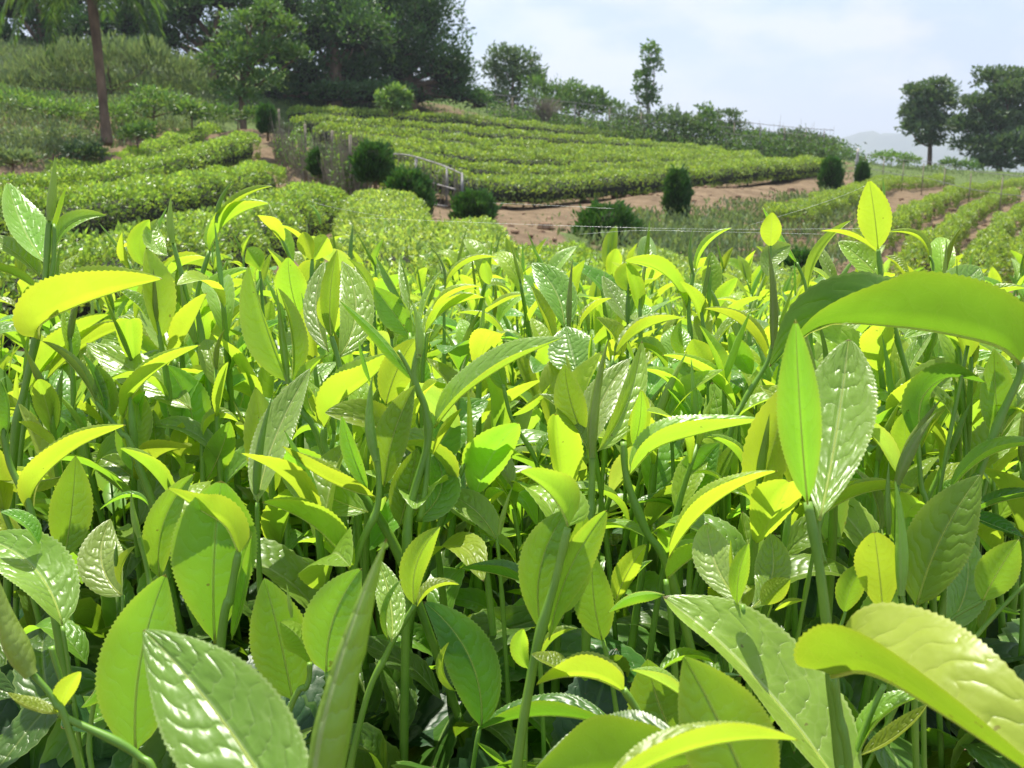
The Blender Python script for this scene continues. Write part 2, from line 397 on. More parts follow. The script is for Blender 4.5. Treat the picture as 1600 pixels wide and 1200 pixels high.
# ------------------------------------------------------------------ data of the far field (photo pixel, depth)
# hedge: label, canopy centre line, width, height, leaf density, foliage, leaf length
HEDGES = [
 ('near left tea row, its bright flat top nearest behind the big folded yellow leaf', [(-260, 440, 5.0), (0, 405, 6.2), (170, 380, 7.2), (330, 343, 9.2), (450, 305, 12), (512, 287, 14)], .86, .68, 1700, 'tea', .055),
 ('second tea row on the left slope, just above the nearest one', [(-200, 325, 8.2), (0, 312, 9.4), (150, 299, 10.8), (300, 275, 13.3), (425, 253, 17)], .58, .66, 1500, 'tea', .058),
 ('third tea row on the left slope, ending beside the brushwood fence', [(-170, 288, 10.4), (0, 282, 11.8), (130, 271, 13.2), (260, 243, 16.5), (392, 206, 20.5)], .50, .62, 1500, 'tea', .06),
 ('short topmost tea row on the left slope, below the palm trunk', [(80, 260, 15.5), (200, 240, 18), (262, 216, 20.5), (338, 194, 23.5)], .46, .58, 1200, 'tea', .062),
 ('narrow bright tea row running away in the middle, ending by two round conifers', [(640, 408, 3.4), (610, 350, 5.2), (596, 318, 7.2), (594, 298, 9)], .62, .6, 4200, 'fresh', .034),
 ('tea row end with bright new leaves below the third round conifer', [(745, 420, 3.4), (728, 372, 5.4), (722, 345, 8)], .6, .6, 4000, 'fresh', .034),
 ('low tea clump at the foot of the bare soil bank', [(880, 425, 3.9), (868, 392, 6), (858, 376, 8.4)], .7, .55, 2600, 'tea', .036),
 ('tea row passing just below the squat dark conifer', [(1010, 440, 3.9), (985, 410, 5.6), (1000, 395, 8)], .8, .55, 3200, 'fresh', .036),
 ('low tea row in the middle right, below the grassy bank', [(1190, 500, 3.2), (1130, 445, 4.6), (1095, 412, 7.5)], 1.0, .55, 3600, 'fresh', .034),
 ('low tea row running under the arched leaf towards the right field', [(1420, 570, 2.7), (1330, 500, 3.6), (1230, 445, 5.5)], .8, .55, 3600, 'fresh', .034),
 ('low tea row at the right edge beside the soil paths', [(1700, 640, 2.3), (1620, 540, 3.0), (1500, 470, 4.6), (1400, 440, 6.5)], .75, .55, 3600, 'fresh', .034),
 ('lowest row of the far hill, long hedge with shaded front above the soil', [(560, 243, 19), (690, 262, 18.6), (800, 277, 19), (950, 268, 21), (1090, 259, 24), (1200, 251, 27), (1285, 247, 30)], .82, .62, 775, 'tea2', .075),
 ('tea row of the far hill directly behind the long hedge', [(600, 229, 20.6), (700, 248, 20.1), (800, 261, 21.2), (950, 257, 23.4), (1100, 252, 27.5), (1240, 247, 31)], .62, .58, 800, 'tea2', .075),
 ('tea row of the far hill between the second and third rows', [(520, 206, 23.6), (650, 220, 23.6), (800, 232, 25.4), (1000, 237, 29.4), (1180, 240, 34)], .62, .56, 700, 'tea2', .08),
 ('second row up the far hill, above the long hedge', [(560, 216, 22), (700, 233, 22), (850, 243, 24), (1000, 243, 27), (1190, 243, 32)], .66, .6, 600, 'tea2', .08),
 ('third row up the far hill', [(490, 194, 25), (650, 207, 25), (800, 221, 27), (1000, 231, 31), (1180, 238, 36)], .7, .6, 525, 'tea2', .085),
 ('fourth row up the far hill, starting behind the brushwood fence', [(455, 180, 28), (600, 189, 29), (800, 205, 31), (1000, 220, 35), (1130, 231, 39)], .74, .6, 450, 'tea2', .09),
 ('topmost row of the far hill, along the foot of the dark trees', [(450, 168, 31), (600, 174, 33), (750, 184, 35), (900, 200, 39), (1020, 213, 42)], .8, .6, 400, 'tea2', .1),
]
# broken rows of single bushes on the right field
FIELD_ROWS = [
 ('upper', [(1215, 322, 15.5), (1290, 305, 19), (1350, 290, 23), (1400, 279, 28), (1480, 272, 33)], 13, .60, .36),
 ('first', [(1330, 372, 13.5), (1395, 342, 15.8), (1430, 322, 18.5), (1470, 305, 22), (1530, 288, 27), (1600, 278, 32)], 17, .32, .36),
 ('second', [(1420, 432, 9.5), (1455, 388, 12.3), (1492, 345, 16), (1530, 315, 20.5), (1590, 295, 26)], 16, .27, .34),
 ('third', [(1545, 462, 8.4), (1530, 420, 9.6), (1545, 375, 12.3), (1572, 335, 16.5), (1625, 305, 22)], 15, .26, .34),
 ('outer', [(1650, 450, 8.6), (1606, 402, 11), (1640, 345, 15)], 8, .34, .34),
]
GROUND_PTS = [(560, 342, 12), (650, 382, 9.6), (770, 352, 14), (830, 348, 15.4), (900, 330, 18), (900, 352, 15), (1000, 303, 20.5), (1000, 335, 17.5), (1100, 290, 23), (1100, 320, 20),
 (1150, 352, 16), (1000, 388, 12), (1250, 400, 12), (1200, 292, 25), (1290, 274, 29.5), (1345, 290, 27), (1350, 262, 42), (1480, 266, 44), (1600, 270, 44), (1600, 450, 9), (1500, 400, 11.5),
 (1400, 420, 10.5), (167, 222, 17), (60, 205, 20), (0, 165, 24), (300, 182, 24), (378, 190, 23), (150, 125, 29), (500, 166, 34), (700, 170, 38), (850, 190, 41), (1000, 207, 44), (1280, 243, 40), (1180, 232, 42)]

# ------------------------------------------------------------------ terrain
ctrl = []
for lab, path, wd, ht, dn, fo, ll in HEDGES:
    for p in path: q = at(*p); ctrl.append((q[0], q[1], q[2] - ht))
for nm, path, n, wd, ht in FIELD_ROWS:
    for p in path: q = at(*p); ctrl.append((q[0], q[1], q[2] - ht))
for p in GROUND_PTS: ctrl.append(tuple(at(*p)))
z0 = CAM[2]
ctrl += [(-1.5, 0, .1), (1.5, 0, .1), (-1.2, 2, .1), (1.2, 2, .1), (0, .9, .1), (0, -3, .1), (-6, -3, .2), (6, -3, 0), (-9, 3, .6), (8, 3, -.1), (-14, 10, 1.6), (-20, 25, z0 + 3), (-35, 30, z0 + 6),
         (-5, 62, z0 + 1.5), (12, 62, z0 - .5), (-32, 62, z0 + 5), (42, 60, -2.5), (42, 20, -1.2), (42, 0, -1.5), (-40, 0, 3), (0, -40, 0), (-40, -40, 1), (40, -40, -2)]
ctrl = np.array(ctrl)
def tps_fit(c, lam=.25):
    n = len(c); d = np.linalg.norm(c[:, None, :2] - c[None, :, :2], axis=-1) / 10
    K = np.where(d > 0, d * d * np.log(np.maximum(d, 1e-9)), 0) + lam * .02 * np.eye(n)
    Pm = np.hstack([np.ones((n, 1)), c[:, :2] / 10])
    A = np.block([[K, Pm], [Pm.T, np.zeros((3, 3))]])
    return np.linalg.solve(A, np.concatenate([c[:, 2], np.zeros(3)]))
tw = tps_fit(ctrl)
def ground_z(X, Y):
    X = np.asarray(X, float); Y = np.asarray(Y, float); sh = X.shape; x = X.ravel(); y = Y.ravel()
    out = np.zeros(len(x))
    cx = np.clip(x, -48, 48); cyy = np.clip(y, -45, 64)
    for a in range(0, len(x), 20000):
        s = slice(a, a + 20000)
        d = np.hypot(cx[s][:, None] - ctrl[None, :, 0], cyy[s][:, None] - ctrl[None, :, 1]) / 10
        K = np.where(d > 0, d * d * np.log(np.maximum(d, 1e-9)), 0)
        out[s] = K @ tw[:len(ctrl)] + tw[-3] + tw[-2] * cx[s] / 10 + tw[-1] * cyy[s] / 10
    r = np.maximum(np.maximum(np.abs(x) - 40, 0), np.maximum(y - 46, 0))
    k = np.clip(r / 160, 0, 1); k = k * k * (3 - 2 * k)
    far = -34 + 5 * np.sin(x / 180 + 1) * np.cos(y / 230)
    return (out * (1 - k) + far * k).reshape(sh)

def sheet(name, xs, ys, mat, zfun, **k):
    X, Y = np.meshgrid(xs, ys, indexing='ij'); Z = zfun(X, Y)
    V = np.stack([X, Y, Z], -1).reshape(-1, 3); ny = len(ys)
    i = np.arange(len(xs) - 1)[:, None]; j = np.arange(ny - 1)[None]; a = i * ny + j
    return put(name, mesh_from(name, V, np.stack([a, a + ny, a + ny + 1, a + 1], -1).reshape(-1, 4)), mat, **k)

def ground_material():
    m, N, lk = new_mat('soil_and_grass')
    co = N('ShaderNodeTexCoord')
    def noise(s, det=6, ro=.55):
        n = N('ShaderNodeTexNoise'); n.inputs['Scale'].default_value = s; n.inputs['Detail'].default_value = det; n.inputs['Roughness'].default_value = ro
        lk(co.outputs['Object'], n.inputs['Vector']); return n.outputs['Fac']
    def ramp(f, a, b, c1, c2):
        r = N('ShaderNodeValToRGB'); r.color_ramp.elements[0].position = a; r.color_ramp.elements[1].position = b
        r.color_ramp.elements[0].color = (*c1, 1); r.color_ramp.elements[1].color = (*c2, 1); lk(f, r.inputs['Fac']); return r.outputs['Color']
    soil = ramp(noise(3, 9, .65), .3, .7, (.115, .080, .048), (.25, .182, .112))
    grass = ramp(noise(6, 8, .7), .3, .7, (.05, .085, .025), (.15, .20, .06))
    at_ = N('ShaderNodeAttribute'); at_.attribute_name = 'tint'
    g = N('ShaderNodeMath'); g.operation = 'ADD'; lk(at_.outputs['Fac'], g.inputs[0])
    n = noise(1.1, 6, .6); s = N('ShaderNodeMath'); s.operation = 'MULTIPLY_ADD'; lk(n, s.inputs[0]); s.inputs[1].default_value = 1.2; s.inputs[2].default_value = -.6
    lk(s.outputs[0], g.inputs[1])
    rr = N('ShaderNodeValToRGB'); rr.color_ramp.elements[0].position = .42; rr.color_ramp.elements[1].position = .58; lk(g.outputs[0], rr.inputs['Fac'])
    mx = N('ShaderNodeMix'); mx.data_type = 'RGBA'; lk(rr.outputs['Color'], mx.inputs['Factor']); lk(soil, mx.inputs['A']); lk(grass, mx.inputs['B'])
    b = N('ShaderNodeBump'); b.inputs['Distance'].default_value = .06; b.inputs['Strength'].default_value = .8; lk(noise(9, 9, .7), b.inputs['Height'])
    p = N('ShaderNodeBsdfPrincipled'); p.inputs['Roughness'].default_value = .95; p.inputs['Specular IOR Level'].default_value = .1
    o = N('ShaderNodeOutputMaterial'); lk(mx.outputs['Result'], p.inputs['Base Color']); lk(b.outputs[0], p.inputs['Normal']); lk(p.outputs[0], o.inputs[0])
    return m
def graded(lo, hi, core_lo, core_hi, n, far=26):
    a = np.linspace(core_lo, core_hi, n)
    e = np.geomspace(.6, 1, 2)
    up = core_hi + np.geomspace(.5, hi - core_hi, far); dn = core_lo - np.geomspace(.5, core_lo - lo, far)[::-1]
    return np.concatenate([dn, a, up])
xs = graded(-3200, 3200, -26, 26, 190); ys = graded(-290, 4100, -3, 50, 190)
def gz(X, Y):
    Z = ground_z(X, Y)
    near = np.clip(1 - np.hypot(X, Y - 20) / 45, 0, 1)
    return Z + near * (.035 * np.sin(X * 3.1 + np.sin(Y * 2.3)) * np.sin(Y * 2.7 + X) + .02 * np.sin(X * 9 + Y * 5) * np.sin(Y * 8))
gr = sheet('ground', xs, ys, ground_material(), gz, kind='structure')
# grassy share of the soil: the open field and the bank are bare earth, slopes and far land are green
co = np.empty(len(gr.data.vertices) * 3, np.float32); gr.data.vertices.foreach_get('co', co); co = co.reshape(-1, 3)
GX, GY, GD = project(co)
tint = np.full(len(co), .9, np.float32)
def soft(mask_fn): return mask_fn
near_f = (co[:, 1] > 2) & (co[:, 1] < 40)
bank = near_f & (co[:, 0] > -4.5) & (GX > 500) & (GX < 1340)
tint[bank] = .08
tint[bank & (GY > 300 + (1345 - GX) * .14) & (GX > 860)] = .6
tint[near_f & (GX >= 1180) & (co[:, 1] < 34)] = .1
tint[near_f & (GX < 560) & (co[:, 1] < 24)] = .35
tint[near_f & (GX > 560) & (GX < 1340) & (co[:, 1] > 20) & (GY < 285 - (GX - 800) * .03)] = .5
tint[co[:, 1] < 2.2] = .1
a_ = gr.data.attributes.new('tint', 'FLOAT', 'POINT'); a_.data.foreach_set('value', tint)

# far hills across the valley
def ridge(name, d0, prof, depth, mat, **k):
    pts = np.array(prof, float); xs_ = np.linspace(pts[0, 0], pts[-1, 0], 140)
    yt = np.interp(xs_, pts[:, 0], pts[:, 1])
    rows = []
    base = np.array([at(x, 250, d0) for x in xs_]); top = np.array([at(x, y, d0) for x, y in zip(xs_, yt)])
    for t in np.linspace(0, 1, 14):
        s = math.sin(t * math.pi)
        P = base.copy(); P[:, 1] += (t - .5) * depth; P[:, 2] = -45 + (top[:, 2] + 45) * s ** 1.2
        P[:, 2] += s * 7 * (d0 / 1600) * (np.sin(xs_ / 17 + t * 9) + .6 * np.sin(xs_ / 7.3 - t * 14))
        rows.append(P)
    V = np.array(rows).reshape(-1, 3); C = len(xs_)
    i = np.arange(13)[:, None]; j = np.arange(C - 1)[None]; a = i * C + j
    return put(name, mesh_from(name, V, np.stack([a, a + 1, a + C + 1, a + C], -1).reshape(-1, 4)), mat, **k)
M_HILL = plain_material('wooded_hillside', (.035, .06, .03), (.09, .12, .05), rough=.95, scale=.02, bump=.6, dist=8, detail=9)
ridge('hills', 1900, [(300, 262), (800, 245), (1150, 238), (1290, 222), (1360, 212), (1410, 205), (1480, 214), (1560, 226), (1700, 222), (1900, 240), (2300, 262)], 900, M_HILL, kind='structure')

# ------------------------------------------------------------------ tea hedges
def hedge(path3, wd, ht, dens, leaf_len, ragged=.22, seed=0, top_bias=1.0):
    """path3: canopy centre line; returns (core Acc, leaf arrays)"""
    P = smooth_path(path3, max(8, int(np.linalg.norm(np.diff(path3, axis=0), axis=1).sum() / .35)))
    Lc = np.concatenate([[0], np.cumsum(np.linalg.norm(np.diff(P, axis=0), axis=1))]); total = Lc[-1]
    area = total * (wd + 1.5 * ht); n = int(area * dens)
    s = rng.uniform(0, total, n)
    C = np.stack([np.interp(s, Lc, P[:, k]) for k in range(3)], 1)
    T = unit(np.stack([np.interp(s, Lc, np.gradient(P[:, k])) for k in range(3)], 1)); T[:, 2] = 0; T = unit(T)
    S = np.stack([T[:, 1], -T[:, 0], np.zeros(n)], 1)
    a = rng.uniform(-1.9, 1.9, n); a = np.where(np.abs(a) < 1, a * .9, a)       # around the rounded cross-section
    ca = np.sign(np.cos(a)) * np.abs(np.cos(a)) ** .55; sa = np.sign(np.sin(a)) * np.abs(np.sin(a)) ** .7
    endf = np.clip(np.minimum(s, total - s) / (wd * .45), 0, 1) ** .5
    lum = 1 + ragged * (lump(C * 1.0 + S * a[:, None], .55, seed) + .6 * lump(C, .23, seed + 3))
    depth = 1 - .22 * rng.random(n) ** 2
    rr = lum * depth * endf
    Q = C + S * (sa * wd * .5 * rr)[:, None]
    Q[:, 2] += -ht + ht * np.where(ca > 0, (.42 + .58 * ca * lum * depth * (.6 + .4 * endf)), .42 + .42 * ca)
    out = unit(S * sa[:, None] + np.array([0, 0, 1.0]) * np.maximum(ca, -.2)[:, None])
    D = unit(out * .6 + rand_dirs(n) * .95 + np.array([0, 0, .45]))
    Nn = unit(out + rand_dirs(n) * .65)
    ll = leaf_len * rng.uniform(.55, 1.25, n)
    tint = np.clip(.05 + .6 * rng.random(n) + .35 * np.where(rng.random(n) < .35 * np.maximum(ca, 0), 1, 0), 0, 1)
    tint = np.where(ca > .25, tint, tint * .45)  # side leaves darkened: older leaves, and shade of row fronts put into tint
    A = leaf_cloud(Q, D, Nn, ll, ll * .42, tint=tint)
    # solid core of twigs, with the inner shade put into its colour
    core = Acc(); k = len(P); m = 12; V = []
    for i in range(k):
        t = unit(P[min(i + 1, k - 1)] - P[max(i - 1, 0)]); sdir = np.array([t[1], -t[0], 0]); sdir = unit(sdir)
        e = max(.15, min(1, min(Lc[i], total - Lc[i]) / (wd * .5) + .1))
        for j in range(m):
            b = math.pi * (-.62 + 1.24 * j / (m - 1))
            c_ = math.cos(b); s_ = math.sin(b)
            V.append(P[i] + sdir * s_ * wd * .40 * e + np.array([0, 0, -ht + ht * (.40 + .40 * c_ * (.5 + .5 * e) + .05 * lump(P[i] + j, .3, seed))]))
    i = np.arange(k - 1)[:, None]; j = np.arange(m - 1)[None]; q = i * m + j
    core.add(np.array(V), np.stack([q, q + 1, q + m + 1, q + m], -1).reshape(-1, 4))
    return A, core, P

def stems_under(P, wd, ht, n):
    acc = Acc()
    for _ in range(n):
        q = P[rng.integers(len(P))] + np.array([rng.uniform(-.3, .3) * wd, rng.uniform(-.3, .3) * wd, 0])
        b = q.copy(); b[2] -= ht + .06; tpt = q + np.array([rng.uniform(-.15, .15), rng.uniform(-.15, .15), -ht * .35])
        acc.add(*tube([b, (b + tpt) / 2 + rng.uniform(-.03, .03, 3), tpt], [.014, .009, .005], 5, n=5))
    return acc

for k, (lab, path, wd, ht, dn, fo, ll) in enumerate(HEDGES):
    P3 = np.array([at(*p) for p in path])
    A, core, P = hedge(P3, wd, ht, dn, ll, seed=k)
    base = P[0].copy(); base[2] -= ht
    root = empty('tea_hedge', base, label=lab, cat='tea hedge', group='clipped tea rows on the slopes')
    off = lambda V: V - base
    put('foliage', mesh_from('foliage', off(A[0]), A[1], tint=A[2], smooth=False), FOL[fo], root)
    cm = core.mesh('twig_shade_core'); cm.transform(__import__('mathutils').Matrix.Translation(-base.astype(float))); put('twig_shade_core', cm, M_CORE, root)
    sm = stems_under(P, wd, ht, 40 if wd > .9 else 14).mesh('stems'); sm.transform(__import__('mathutils').Matrix.Translation(-base)); put('stems', sm, M_WOOD, root, kind='stuff')

def bush_leaves(c, rx, ry, rz, n, ll, seed, flat=.0, up=.4, wfac=.42, rag=.15, inner=.25):
    n = int(n)
    d = rand_dirs(n); d[:, 2] = np.where(d[:, 2] < -.35, -d[:, 2], d[:, 2])
    lum = 1 + rag * (lump(d * 2.2 + seed, 1, seed) + .7 * lump(d * 5, 1, seed + 2))
    r = lum * (1 - inner * rng.random(n) ** 1.5)
    Q = np.asarray(c) + d * np.array([rx, ry, rz]) * r[:, None]
    D = unit(d * .8 + rand_dirs(n) * .7 + np.array([0, 0, up]))
    L = ll * rng.uniform(.6, 1.2, n)
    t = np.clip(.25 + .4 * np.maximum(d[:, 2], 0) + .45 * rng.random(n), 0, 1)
    return leaf_cloud(Q, D, unit(d + rand_dirs(n) * .6), L, L * wfac, tint=t)
def blob_core(c, rx, ry, rz, seed):
    a = Acc(); nu, nvv = 12, 8; V = []
    for i in range(nvv + 1):
        th = math.pi * i / nvv
        for j in range(nu):
            p = 2 * math.pi * j / nu; d = np.array([math.sin(th) * math.cos(p), math.sin(th) * math.sin(p), math.cos(th)])
            V.append(np.asarray(c) + d * np.array([rx, ry, rz]) * (1 + .15 * lump(d * 2, 1, seed)))
    Fc = [(i * nu + j, (i + 1) * nu + j, (i + 1) * nu + (j + 1) % nu, i * nu + (j + 1) % nu) for i in range(nvv) for j in range(nu)]
    a.add(V, Fc); return a
Tr = __import__('mathutils').Matrix.Translation
ORD = ['first', 'second', 'third', 'fourth', 'fifth', 'sixth', 'seventh', 'eighth', 'ninth', 'tenth', 'eleventh', 'twelfth', 'thirteenth', 'fourteenth', 'fifteenth', 'sixteenth', 'seventeenth', 'eighteenth']
ROWTXT = {'upper': 'the row under the grassy bank', 'first': 'the row left of the soil paths', 'second': 'the row between the soil paths', 'third': 'the row right of both soil paths', 'outer': 'the row at the right picture edge'}
FLAB = {'upper': 'bushy tea row at the foot of the grassy bank, right of the soil bank', 'first': 'ragged tea row left of the soil paths on the right field',
        'second': 'ragged tea row running between the two brown soil paths', 'third': 'ragged tea row right of both brown soil paths', 'outer': 'short ragged tea row cut by the right picture edge'}
for k, (nm, path, n, wd, ht) in enumerate(FIELD_ROWS):
    P3 = np.array([at(*p) for p in path]); P3[:, 2] = ground_z(P3[:, 0], P3[:, 1]) + ht * .95
    ds = smooth_path(P3, 30); ds[:, 2] = ground_z(ds[:, 0], ds[:, 1]) + ht * .95
    ds[:, 0] += .09 * np.sin(np.arange(30) * 2.1 + k)
    A, core, P = hedge(ds, wd, ht, 1900, .05, ragged=.34, seed=40 + k)
    base = P[0].copy(); base[2] -= ht
    root = empty('tea_hedge', base, label=FLAB[nm], cat='tea hedge', group='ragged tea rows on the right field')
    put('foliage', mesh_from('foliage', A[0] - base, A[1], tint=A[2], smooth=False), FOL['tea2'], root)
    sm = stems_under(P, wd, ht, 60).mesh('stems'); sm.transform(Tr(-base)); put('stems', sm, M_WOOD, root, kind='stuff')

# ------------------------------------------------------------------ small clipped conifers
CONIFERS = [
 ('round dark conifer shrub standing just left of the fence rail', 585, 283, 13.5, .23, .50, 1.0),
 ('dark conifer shrub leaning behind the narrow tea row, right of the round one', 640, 335, 12.5, .26, .62, .9),
 ('squat dark conifer shrub at the left end of the soil bank', 741, 330, 14, .27, .46, .85),
 ('upright oval dark conifer in front of the long hedge', 1057, 335, 17, .20, .80, .7),
 ('squat wide dark conifer at the foot of the soil bank', 948, 386, 12.5, .36, .52, .8),
 ('oval dark conifer at the right end of the long hedge', 1297, 298, 24, .25, .86, .7),
 ('narrow dark conifer at the far right end, beside the fence post', 1346, 291, 26, .15, .68, .7),
 ('small dark conifer in front of the brushwood fence', 504, 272, 17, .20, .42, .9),
 ('little dark conifer at the left end of the brushwood fence', 418, 207, 21, .17, .56, .8),
 ('dark conifer half hidden behind the glossy shoots on the right', 1252, 428, 9.5, .22, .50, .8),
]
for k, (lab, px, py, d, rx, h, tp) in enumerate(CONIFERS):
    b = at(px, py, d); b[2] = min(b[2], float(ground_z(b[0], b[1]))) if abs(b[2] - float(ground_z(b[0], b[1]))) < .4 else b[2]; b[2] -= .03
    root = empty('conifer_shrub', b, label=lab, cat='conifer', group='small clipped conifers along the terraces')
    n = 5200
    t = rng.random(n) ** .9; az = rng.uniform(0, 6.283, n)
    prof = np.sqrt(np.clip(1 - ((t - .42) / .60) ** 2, 0, 1))
    rad = rx * prof * (1 - .3 * rng.random(n) ** 2) * (1 + .12 * np.sin(az * 5 + t * 9 + k) + .10 * rng.normal(size=n) * .5 + .12 * np.sin(az * 3 - t * 14 + k))
    Q = np.stack([rad * np.cos(az), rad * np.sin(az), h * t], 1)
    out = np.stack([np.cos(az), np.sin(az), np.zeros(n)], 1)
    D = unit(out * .7 + rand_dirs(n) * .45 + np.array([0, 0, .9]))
    Nn = unit(np.cross(D, [0, 0, 1.]) + rand_dirs(n) * .5)
    ln = rng.uniform(.035, .085, n); st_ = rng.random(n) < .05; Q[st_] *= np.array([1.12, 1.12, 1.06]); ln[st_] *= 1.5
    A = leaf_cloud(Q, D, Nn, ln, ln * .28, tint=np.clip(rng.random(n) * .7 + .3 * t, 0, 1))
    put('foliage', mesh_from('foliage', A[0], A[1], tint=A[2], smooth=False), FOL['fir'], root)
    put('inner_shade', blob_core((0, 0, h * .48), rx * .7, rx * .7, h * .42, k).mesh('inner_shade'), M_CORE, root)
    V, Fc = tube([(0, 0, -.15), (0.01, 0, .1), (0, 0, h * .5)], [.03, .02], 6, n=4); put('trunk', mesh_from('trunk', V, Fc), M_BARK, root)

# ------------------------------------------------------------------ trees
def tree(name, label, base, d, trunk, clumps, fol, dens=1.0, leaf=.1, bark=M_BARK, limbs=True, cat='tree', group=None, r0=.12, shade=True, wfac=.45, up=.2, spread=1.0, rag=.35, inner=.6):
    """base px; trunk: list of px; clumps: (cx, cy, rx, ry[, depth offset]) in px at depth d"""
    if fol != 'dark': shade = False
    b = at(*base, d); root = empty(name, b, label=label, cat=cat, group=group)
    k = d / F
    tp = [at(x, y, d) - b for x, y in trunk]; tp[0][2] -= .3
    acc = Acc(); acc.add(*tube(tp, np.linspace(r0, r0 * .35, 4), 8, n=4 * len(tp)))
    V_, F_, T_ = [], [], []; nb = 0; coreacc = Acc()
    for q, c in enumerate(clumps):
        cx, cy_, rx, ry = c[:4]; dd = c[4] if len(c) > 4 else rng.uniform(-.35, .35) * rx * k * 2
        C = at(cx, cy_, d) - b; C[1] += dd
        if limbs:
            tpa = np.array(tp); j = len(tp) - 1
            zz = tpa[:, 2]; tgt = max(C[2] * .45, zz[0] + .6 * (zz[-1] - zz[0]) * .6)
            s = np.array([np.interp(tgt, zz, tpa[:, 0]), np.interp(tgt, zz, tpa[:, 1]), min(max(tgt, zz[0]), zz[-1])])
            mid = (s + C) / 2 + rng.normal(size=3) * .12 * np.linalg.norm(C - s) * np.array([1, 1, .4])
            acc.add(*tube([s, mid, C], [r0 * .42, r0 * .25, r0 * .1], 6, n=8))
            for _ in range(3):
                e = C + rand_dirs(1)[0] * np.array([rx, rx, ry]) * k * .75
                acc.add(*tube([mid * .4 + C * .6, (C + e) / 2, e], [r0 * .13, r0 * .05], 5, n=5))
        vol = (rx * k) * (ry * k)
        n = int(min(9000, max(250, dens * 26 * vol / (leaf * leaf * .45) )))
        A = bush_leaves(C, rx * k, rx * k * spread, ry * k, n, leaf, q * 1.3 + base[0], rag=rag, inner=inner, wfac=wfac, up=up)
        dd_ = A[0]
        V_.append(A[0]); F_.append(A[1] + nb); T_.append(A[2]); nb += len(A[0])
        if shade: coreacc_add = blob_core(C, rx * k * .4, rx * k * .4 * spread, ry * k * .4, q); coreacc.add(coreacc_add.V[0], coreacc_add.F[0])
    put('trunk', acc.mesh('trunk'), bark, root)
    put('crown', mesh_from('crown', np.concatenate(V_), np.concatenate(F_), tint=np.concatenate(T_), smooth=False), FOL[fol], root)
    if shade and coreacc.V: put('crown_shade', coreacc.mesh('crown_shade'), M_CORE, root, kind='stuff')  # dark blobs: shade inside the crown put into solid shapes
    return root

TG = 'trees along the hill crest'
# the dark wood behind the hill top
tree('broadleaf_tree', 'huge dark evergreen tree, its rounded right flank standing against the sky', (640, 172), 36, [(640, 172), (636, 110), (630, 40)],
     [(625, 112, 44, 30), (748, 160, 26, 20), (600, 0, 80, 70), (660, 40, 60, 60), (690, 110, 52, 48), (620, 90, 70, 60), (660, -40, 60, 60), (560, 110, 60, 50), (640, 150, 70, 22), (600, 150, 60, 22), (700, 140, 38, 30), (720, 152, 30, 18), (715, 120, 28, 30)], 'dark', dens=.9, leaf=.17, group=TG, r0=.35)
tree('broadleaf_tree', 'very dark evergreen tree in the middle of the wood, left of the huge one', (520, 168), 34, [(520, 168), (524, 110), (515, 30)],
     [(428, 150, 36, 24), (470, 140, 40, 28), (520, 150, 50, 22), (580, 150, 60, 22), (520, 10, 60, 60), (490, 60, 50, 50), (560, 60, 60, 55), (540, 120, 60, 45), (480, 115, 42, 42), (500, -40, 70, 50)], 'dark', dens=.9, leaf=.16, group=TG, r0=.3)
tree('broadleaf_tree', 'dark green tree behind the leafy young tree, top left of the wood', (330, 150), 33, [(330, 150), (335, 90), (340, 20)],
     [(300, 20, 60, 45), (360, 0, 60, 50), (260, 10, 50, 40), (330, 60, 50, 35), (410, 30, 55, 60), (440, 90, 40, 50), (240, -20, 60, 40), (200, 40, 50, 36), (270, 60, 44, 36), (450, 10, 60, 60), (400, 90, 50, 40)], 'dark', dens=.9, leaf=.15, group=TG, r0=.25)
tree('broadleaf_tree', 'dark tree mass in the top left corner behind the palm', (60, 120), 33, [(60, 120), (64, 70), (60, 10)],
     [(20, 10, 60, 45), (90, 0, 60, 40), (150, -20, 60, 45), (10, 70, 30, 45), (60, 40, 40, 30), (200, 10, 40, 40), (110, 50, 50, 36), (160, 50, 44, 34), (30, 88, 50, 30), (100, 88, 50, 30), (180, 84, 50, 30), (250, 84, 44, 30), (0, 0, 60, 60), (40, -20, 60, 50)], 'dark', dens=.8, leaf=.15, group=TG, r0=.22)
tree('leafy_tree', 'bright leafy young tree in front of the dark wood', (380, 192), 24, [(380, 192), (378, 150), (384, 100), (392, 40)],
     [(350, 70, 26, 22), (395, 95, 34, 26), (430, 80, 26, 22), (370, 110, 32, 24), (410, 130, 34, 22), (385, 40, 34, 24), (450, 50, 24, 26), (350, 140, 26, 20), (420, 20, 30, 22), (385, 155, 30, 18), (465, 90, 18, 18), (330, 100, 20, 20)], 'mid', dens=.72, leaf=.15, group='single trees on the left slope', r0=.09, shade=False, rag=.5)
tree('bamboo_thicket', 'tall feathery yellow-green thicket behind the palm trunk', (170, 160), 26, [(170, 160), (172, 130), (168, 100)],
     [(60, 115, 45, 32), (120, 105, 48, 34), (180, 100, 50, 36), (240, 105, 45, 34), (290, 120, 40, 30), (90, 140, 50, 22), (160, 140, 60, 25), (240, 145, 60, 24), (310, 145, 30, 20), (30, 140, 26, 26)], 'weed', dens=1.6, leaf=.22, wfac=.2, group=None, r0=.05, cat='thicket', up=1.2, rag=.3)
tree('leafy_shrub', 'broad green shrub mass at the far left below the thicket', (40, 200), 21, [(40, 200), (42, 185), (40, 170)],
     [(20, 165, 40, 20), (70, 175, 36, 20), (0, 195, 40, 16), (110, 180, 30, 22)], 'light', dens=.6, leaf=.12, cat='shrub', group='shrubs on the left slope', r0=.04, rag=.4)
